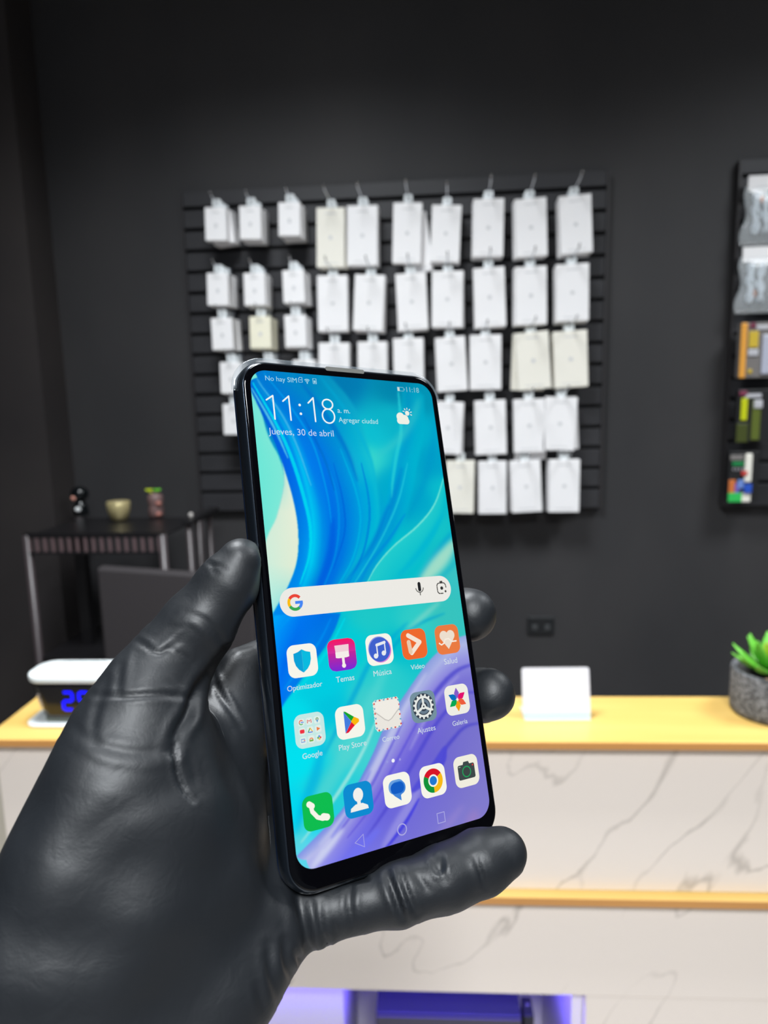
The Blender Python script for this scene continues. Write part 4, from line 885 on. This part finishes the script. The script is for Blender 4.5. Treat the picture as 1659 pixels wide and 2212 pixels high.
x, y, d = icon(987,1511,'', (238,237,228)); g = off(D2(), 1)
for k, c_ in enumerate(((132,90,200),(226,10,110),(236,92,60),(240,156,20),(0,168,80),(0,110,190))):
    a = math.radians(90-60*k); ca, sa = math.cos(a), math.sin(a)
    g.poly([(x+ca*u-sa*v, y+sa*u+ca*v) for u, v in ((.0003,0),(.0012,.0009),(.0022,.0010),(.0038,.0001),(.0038,-.0001),(.0022,-.0010),(.0012,-.0009))], c_)
g.circ(x, y, .0004, ivory); fin(d, g, 'white icon with a six petalled flower', ('Galería', (977,1568), (1009,1562)))
x, y, d = icon(687,1753,'', (8,188,78)); g = off(D2(), 1)
g.line([(x-.0022,y+.0022),(x-.0019,y+.0004),(x-.0004,y-.0015),(x+.0012,y-.0022),(x+.0022,y-.0022)], .0013, ivory); g.line([(x-.0027,y+.0026),(x-.0018,y+.0019)], .0017, ivory); g.line([(x+.0014,y-.0017),(x+.0026,y-.0021)], .0019, ivory); fin(d, g, 'green icon with a white handset')
x, y, d = icon(774,1727,'', (8,138,208)); g = off(D2(), 1); pw_ = (240,240,236)
g.circ(x, y+.0014, .0017, pw_, .0020); g.rr(x, y-.0008, .0012, .0022, .0004, pw_); g.poly([(x-.0031,y-.0031),(x-.0029,y-.0021),(x-.0012,y-.0012),(x+.0012,y-.0012),(x+.0029,y-.0021),(x+.0031,y-.0031)], pw_); fin(d, g, 'blue icon with a white person outline')
x, y, d = icon(858,1706,'', ivory); g = off(D2(), 1)
g.rr(x-.0003, y+.0010, .0056, .0042, .0019, (104,160,222)); g.rr(x+.0004, y+.0005, .0052, .0040, .0019, (60,130,214)); g.poly([(x-.0026,y-.0002),(x+.0028,y-.0002),(x+.0010,y-.0018),(x+.0010,y-.0034),(x-.0012,y-.0017)], (60,130,214)); g.rr(x, y+.0006, .0049, .0033, .0016, (14,92,196)); fin(d, g, 'white icon with a blue speech bubble')
x, y, d = icon(935,1686,'', ivory); g = off(D2(), 1)
g.sector(x, y, .0037, 30, 150, (216,18,38)); g.sector(x, y, .0037, 150, 270, (14,146,56)); g.sector(x, y, .0037, 270, 390, (248,186,20)); g.circ(x, y, .0019, ivory); g.circ(x, y, .0014, (30,120,208)); fin(d, g, 'white icon with a red green and yellow ring')
x, y, d = icon(1007,1665,'', (240,237,222)); g = off(D2(), 1); gc = (62,72,72)
g.rr(x, y-.0002, .0068, .0047, .0006, gc); g.poly([(x-.0014,y+.0018),(x-.0009,y+.0030),(x+.0011,y+.0030),(x+.0016,y+.0018)], gc); g.circ(x, y-.0002, .0018, (30,160,90)); g.circ(x, y-.0002, .00145, (60,70,68)); g.circ(x+.0027, y+.0015, .0003, (220,60,60)); g.rr(x-.0027, y+.0016, .0009, .0003, .0001, (150,160,150)); fin(d, g, 'white icon with a dark camera')
d = D2()
for (a, b_), r_, c_ in (((848.7,1643),.00058,(240,240,250)), ((836,1645.5),.0004,(150,150,225)), ((863.4,1640.4),.0004,(150,145,225))): x, y = S(a, b_); d.circ(x, y, r_, c_)
d.bld('page_dots')
nc = (172,170,226)
x, y = S(778,1817.5); D2().line([(x-.0018,y),(x+.0012,y+.0018),(x+.0012,y-.0018)], .00035, nc, close=True).bld('back_symbol')
x, y = S(868,1791.5); D2().line([(x+.0016*math.cos(a), y+.0016*math.sin(a)) for a in [k*math.pi/16 for k in range(32)]], .00035, nc, close=True).bld('home_symbol')
x, y = S(952.4,1766); D2().line([(x-.0014,y-.0015),(x-.0014,y+.0015),(x+.0014,y+.0015),(x+.0014,y-.0015)], .00035, nc, close=True).bld('recent_symbol')
# ------------------------------------------------------------------ the gloved hand: one continuous skin grown round tapered bones
def hp(x, y, z, r):                                    # bone joint: image point, distance, radius in image points at that distance
    p = P(x, y, z); return (np.array(p), r*z/F)
THUMB = [hp(520,1212,.213,52), hp(492,1262,.212,66), hp(428,1352,.211,80), hp(376,1420,.209,86), hp(330,1488,.205,92)]
PALM = [[hp(330,1488,.205,90), hp(272,1590,.198,106), hp(232,1710,.192,126), hp(165,1850,.186,134), hp(60,2060,.180,140)],
 [hp(330,1500,.206,86), hp(345,1620,.202,96), hp(370,1760,.196,112), hp(300,1950,.188,126), hp(150,2200,.180,140)],
 [hp(520,1455,.238,52), hp(500,1520,.234,62), hp(485,1620,.224,80), hp(460,1780,.210,100), hp(420,1950,.198,112), hp(300,2200,.186,140)],
 [hp(590,1790,.232,70), hp(585,1900,.222,82), hp(562,2010,.208,96), hp(480,2130,.196,112), hp(355,2330,.186,142)],
 [hp(150,2100,.180,140), hp(120,2400,.176,160)], [hp(60,2060,.180,140), hp(-110,2420,.172,160)], [hp(355,2330,.186,142), hp(150,2600,.172,160)],
 [hp(120,2400,.176,160), hp(-60,2900,.165,180)], [hp(150,2600,.172,160), hp(-60,2900,.165,180)], [hp(-110,2420,.172,160), hp(-60,2900,.165,180)]]
# index, middle and ring run behind the phone, their tips come round its right side; the little finger lies under the lower edge
FINGERS = [THUMB, [hp(520,1455,.240,52), hp(640,1400,.256,58), hp(800,1360,.270,56), hp(940,1335,.276,54), hp(1000,1328,.270,56), hp(1017,1328,.266,57)],
 [hp(520,1560,.238,62), hp(660,1540,.256,60), hp(830,1520,.268,58), hp(970,1505,.272,56), hp(1040,1502,.266,56), hp(1058,1500,.262,56)],
 [hp(540,1700,.232,66), hp(680,1690,.248,62), hp(840,1680,.260,58), hp(950,1665,.264,56), hp(985,1640,.262,50)],
 [hp(600,1960,.216,76), hp(690,1965,.214,66), hp(770,1950,.214,58), hp(860,1932,.215,64), hp(960,1897,.219,68), hp(1040,1862,.223,67), hp(1085,1843,.225,55)]]
def chain(cs): return [(a, ra, b_, rb) for ch_ in cs for (a, ra), (b_, rb) in zip(ch_[:-1], ch_[1:])]
psegs, fsegs = chain(PALM), [chain([c]) for c in FINGERS]
segs = psegs+sum(fsegs, [])
def sd_list(p, sg):
    ds = []
    for a, ra, b_, rb in sg:
        ab = b_-a; t = np.clip(((p-a)@ab)/(ab@ab), 0, 1); ds.append(np.linalg.norm(p-a-t[:, None]*ab, axis=1)-(ra+(rb-ra)*t))
    return np.array(ds)
def smin(ds, k): mn = ds.min(0); return mn-k*np.log(np.exp(-(ds-mn)/k).sum(0))
def sdf(p):
    pal = smin(sd_list(p, psegs), .0045)+.0022
    fs = [smin(sd_list(p, f), .0012)+.0004 for f in fsegs]
    return smin(np.array([pal]+fs), .0022)
def grad(p, e=.0002):
    g = np.stack([sdf(p+np.eye(3)[i]*e)-sdf(p-np.eye(3)[i]*e) for i in range(3)], 1); return g/np.maximum(np.linalg.norm(g, axis=1), 1e-9)[:, None]
bm = bmesh.new()
for a, ra, b_, rb in segs:
    for j in range(5):
        t = j/4; bmesh.ops.create_icosphere(bm, subdivisions=3, radius=(ra+(rb-ra)*t)*1.05, matrix=Matrix.Translation(Vector(a+(b_-a)*t)))
me = bpy.data.meshes.new('hand_rough'); bm.to_mesh(me); bm.free()
ho = bpy.data.objects.new('hand_rough', me); COL.objects.link(ho)
rm = ho.modifiers.new('remesh', 'REMESH'); rm.mode = 'VOXEL'; rm.voxel_size = .00085
bpy.context.view_layer.update(); dg_ = bpy.context.evaluated_depsgraph_get(); hm = bpy.data.meshes.new_from_object(ho.evaluated_get(dg_)); bpy.data.objects.remove(ho)
n = len(hm.vertices); V = np.empty(n*3, 'f'); hm.vertices.foreach_get('co', V); V = V.reshape(-1, 3).astype(float)
for it in range(4):
    V -= sdf(V)[:, None]*grad(V)
ed = np.empty(len(hm.edges)*2, 'i'); hm.edges.foreach_get('vertices', ed); ed = ed.reshape(-1, 2)
def relax(V, f, k=1):
    for _ in range(k):
        s_ = np.zeros_like(V); c_ = np.zeros(len(V)); np.add.at(s_, ed[:, 0], V[ed[:, 1]]); np.add.at(s_, ed[:, 1], V[ed[:, 0]]); np.add.at(c_, ed.ravel(), 1); V = V*(1-f)+f*s_/c_[:, None]
    return V
V = relax(V, .5, 4); V -= sdf(V)[:, None]*grad(V)
# folds pressed into the glove: (line in the image, width, depth); negative depth = raised
axx, axy, axz = cam2w([1,0,0]), cam2w([0,1,0]), cam2w([0,0,1])
def topx(V): q = V-CAM; z = q@axz; return np.column_stack([q@axx/z*F+CX, q@axy/z*F+CY]), z
FOLDS = [
 ([(440,1212),(458,1218),(480,1224),(494,1232)], 3, .0008), ([(455,1218),(460,1230),(466,1236)], 4, .0006),
 ([(400,1322),(440,1338),(470,1368),(486,1400)], 5, .0009), ([(375,1340),(420,1350),(455,1385),(470,1410)], 5, -.0006), ([(300,1370),(325,1385),(340,1400),(365,1380),(400,1355)], 5, -.0009), ([(290,1380),(325,1402),(345,1410),(390,1385)], 4, .0008),
 ([(360,1400),(400,1420),(430,1450)], 5, .0007), ([(200,1500),(270,1505),(340,1502),(420,1506)], 5, .0012),
 ([(262,1440),(255,1480),(258,1500)], 6, .0009), ([(285,1400),(276,1450),(274,1490)], 6, -.0007), ([(235,1470),(215,1510),(200,1560),(205,1600)], 7, .0010),
  ([(160,1570),(220,1610),(300,1625),(370,1618)], 7, .0007), ([(150,1600),(220,1640),(300,1655),(365,1650)], 7, -.0006),
 ([(372,1625),(385,1580),(405,1545),(425,1500),(455,1455),(490,1410)], 9, .0028), ([(378,1610),(382,1660),(400,1705),(420,1730)], 4, .0022), ([(395,1620),(405,1660),(425,1710)], 4, -.0014), ([(410,1612),(425,1660),(440,1700)], 4, -.0010), ([(412,1625),(430,1680)], 3, .0009),
 ([(455,1450),(470,1490),(495,1530),(520,1570)], 5, .0012), ([(462,1440),(485,1485),(512,1530)], 4, -.0009), ([(480,1400),(500,1395),(530,1378)], 4, .0008), ([(500,1410),(520,1400),(548,1392)], 4, .0008),
 ([(150,1850),(250,1760),(400,1690),(480,1680)], 22, .0008), ([(640,1900),(650,1960),(662,2010),(665,2060),(650,2105)], 8, .0022), ([(615,1930),(625,1990),(635,2040)], 7, -.0008),
 ([(760,1890),(755,1950),(765,2010)], 6, .0012), ([(838,1890),(852,1930),(870,1985)], 6, .0026), ([(862,1880),(880,1930),(900,1975)], 5, .0014), ([(850,1885),(868,1935),(885,1985)], 4, -.0012), ([(935,1850),(945,1880),(955,1870),(950,1850)], 5, .0014), ([(945,1858),(962,1905)], 5, .0009), ([(900,1890),(925,1925)], 5, .0008),
 ([(1025,1850),(1040,1890),(1048,1920)], 4, .0010), ([(700,2030),(690,1990),(688,1950)], 6, .0010), ([(730,2025),(722,1990)], 4, .0008),
 ([(665,2105),(640,2060)], 5, .0016), ([(640,2135),(620,2080),(615,2030)], 6, .0014), ([(600,2160),(585,2100),(580,2040)], 7, .0011), ([(570,2190),(555,2130)], 6, .0009), ([(690,2080),(672,2040)], 4, .0012), ([(715,2055),(700,2020)], 4, .0012),
 ([(1066,1300),(1078,1318),(1079,1335)], 3, .0005), ([(1060,1545),(1085,1530)], 4, .0006)]
px2, zz = topx(V); G = grad(V); view = (V-CAM); view /= np.linalg.norm(view, axis=1)[:, None]; facing = np.clip(-(G*view).sum(1)*3, 0, 1)
disp_ = np.zeros(n)
for pts, wd, dp in FOLDS:
    c = resamp(cr(pts, 8), 40); dp *= (.62 if dp > 0 else .4)*(1 if pts[0][0] > 450 or dp > .0017 else .7); wd *= 1.25; lo = c.min(0)-wd*4; hi = c.max(0)+wd*4; ix_ = np.where(((px2 > lo)&(px2 < hi)).all(1))[0]
    if not len(ix_): continue
    d_ = np.linalg.norm(px2[ix_][:, None]-c[None], axis=2); j_ = d_.argmin(1); d_ = d_.min(1); e_ = np.sin(np.pi*np.clip(j_/39, .04, .96))**.5
    disp_[ix_] -= dp*e_*(np.exp(-(d_/wd)**2)-.35*np.exp(-((d_-2.1*wd)/wd)**2))
# soft wandering unevenness of thin rubber
rs = np.random.RandomState(3)
for k_ in range(14):
    fr_ = rs.normal(size=3); fr_ *= rs.uniform(90, 420)/np.linalg.norm(fr_); disp_ += .00010*np.sin(V@fr_+rs.uniform(0, 6.28)+1.3*np.sin(V@rs.normal(size=3)*60))
V += G*(disp_*np.where(np.abs(disp_) > .0002, facing, 1))[:, None]
V = relax(V, .4, 1)
# the rubber rests against the phone instead of entering it
def phone_push(V, eps=.00012):
    q = (V-PO)@PR; c = np.array([(BX[0]+BX[1])/2, (BY[0]+BY[1])/2, -.00455]); hx = np.array([(BX[1]-BX[0])/2, (BY[1]-BY[0])/2, .00465]); r_ = .004
    def f(q):
        # whatever lies left of the phone's middle must stay beside or behind it
        q = np.where(((q[:, 0] < .022)&(q[:, 2] > -.004)&(q[:, 2] < .03))[:, None], q*[1,1,0]+[0,0,-.00455], q)
        # rounded outline in the plane, rounded rim in depth
        a = np.abs(q-c); ro_ = BR; ax_ = a[:, :2]-(hx[:2]-ro_); d2 = np.linalg.norm(np.maximum(ax_, 0), axis=1)+np.minimum(ax_.max(1), 0)-ro_
        w2 = np.column_stack([d2+r_, a[:, 2]-hx[2]+r_]); return np.linalg.norm(np.maximum(w2, 0), axis=1)+np.minimum(w2.max(1), 0)-r_
    for _ in range(3):
        d_ = f(q); idx = np.where(d_ < eps)[0]
        if not len(idx): break
        qq = q[idx]; g_ = np.stack([f(qq+np.eye(3)[i]*1e-4)-f(qq-np.eye(3)[i]*1e-4) for i in range(3)], 1)
        g_ /= np.maximum(np.linalg.norm(g_, axis=1), 1e-9)[:, None]; q[idx] = qq+g_*(eps-d_[idx])[:, None]
    return q@PR.T+PO
V = phone_push(V)
hm.vertices.foreach_set('co', V.astype('f').ravel()); hm.name = 'gloved_hand'; hm.update()
hm.polygons.foreach_set('use_smooth', [True]*len(hm.polygons))
m_glove = mat('black_nitrile_rubber', (19,22,26), .5, spec=.42)
N = m_glove.node_tree.nodes; L = m_glove.node_tree.links; bs = N['Principled BSDF']
tc = N.new('ShaderNodeTexCoord'); n1 = N.new('ShaderNodeTexNoise'); n1.inputs['Scale'].default_value = 1500; n1.inputs['Detail'].default_value = 3
n2 = N.new('ShaderNodeTexNoise'); n2.inputs['Scale'].default_value = 160; n2.inputs['Detail'].default_value = 5; n2.inputs['Distortion'].default_value = .6
ad = N.new('ShaderNodeMath'); ad.operation = 'MULTIPLY_ADD'; ad.inputs[1].default_value = .12; L.new(tc.outputs['Object'], n1.inputs['Vector']); L.new(tc.outputs['Object'], n2.inputs['Vector'])
L.new(n1.outputs['Fac'], ad.inputs[0]); L.new(n2.outputs['Fac'], ad.inputs[2]); bp = N.new('ShaderNodeBump'); bp.inputs['Strength'].default_value = .35; bp.inputs['Distance'].default_value = .0006
L.new(ad.outputs[0], bp.inputs['Height']); L.new(bp.outputs['Normal'], bs.inputs['Normal'])
hm.materials.clear(); hm.materials.append(m_glove)
hand = bpy.data.objects.new('gloved_hand', hm); COL.objects.link(hand)
tag(hand, 'left hand in a creased black nitrile glove, holding the phone from behind', 'hand')
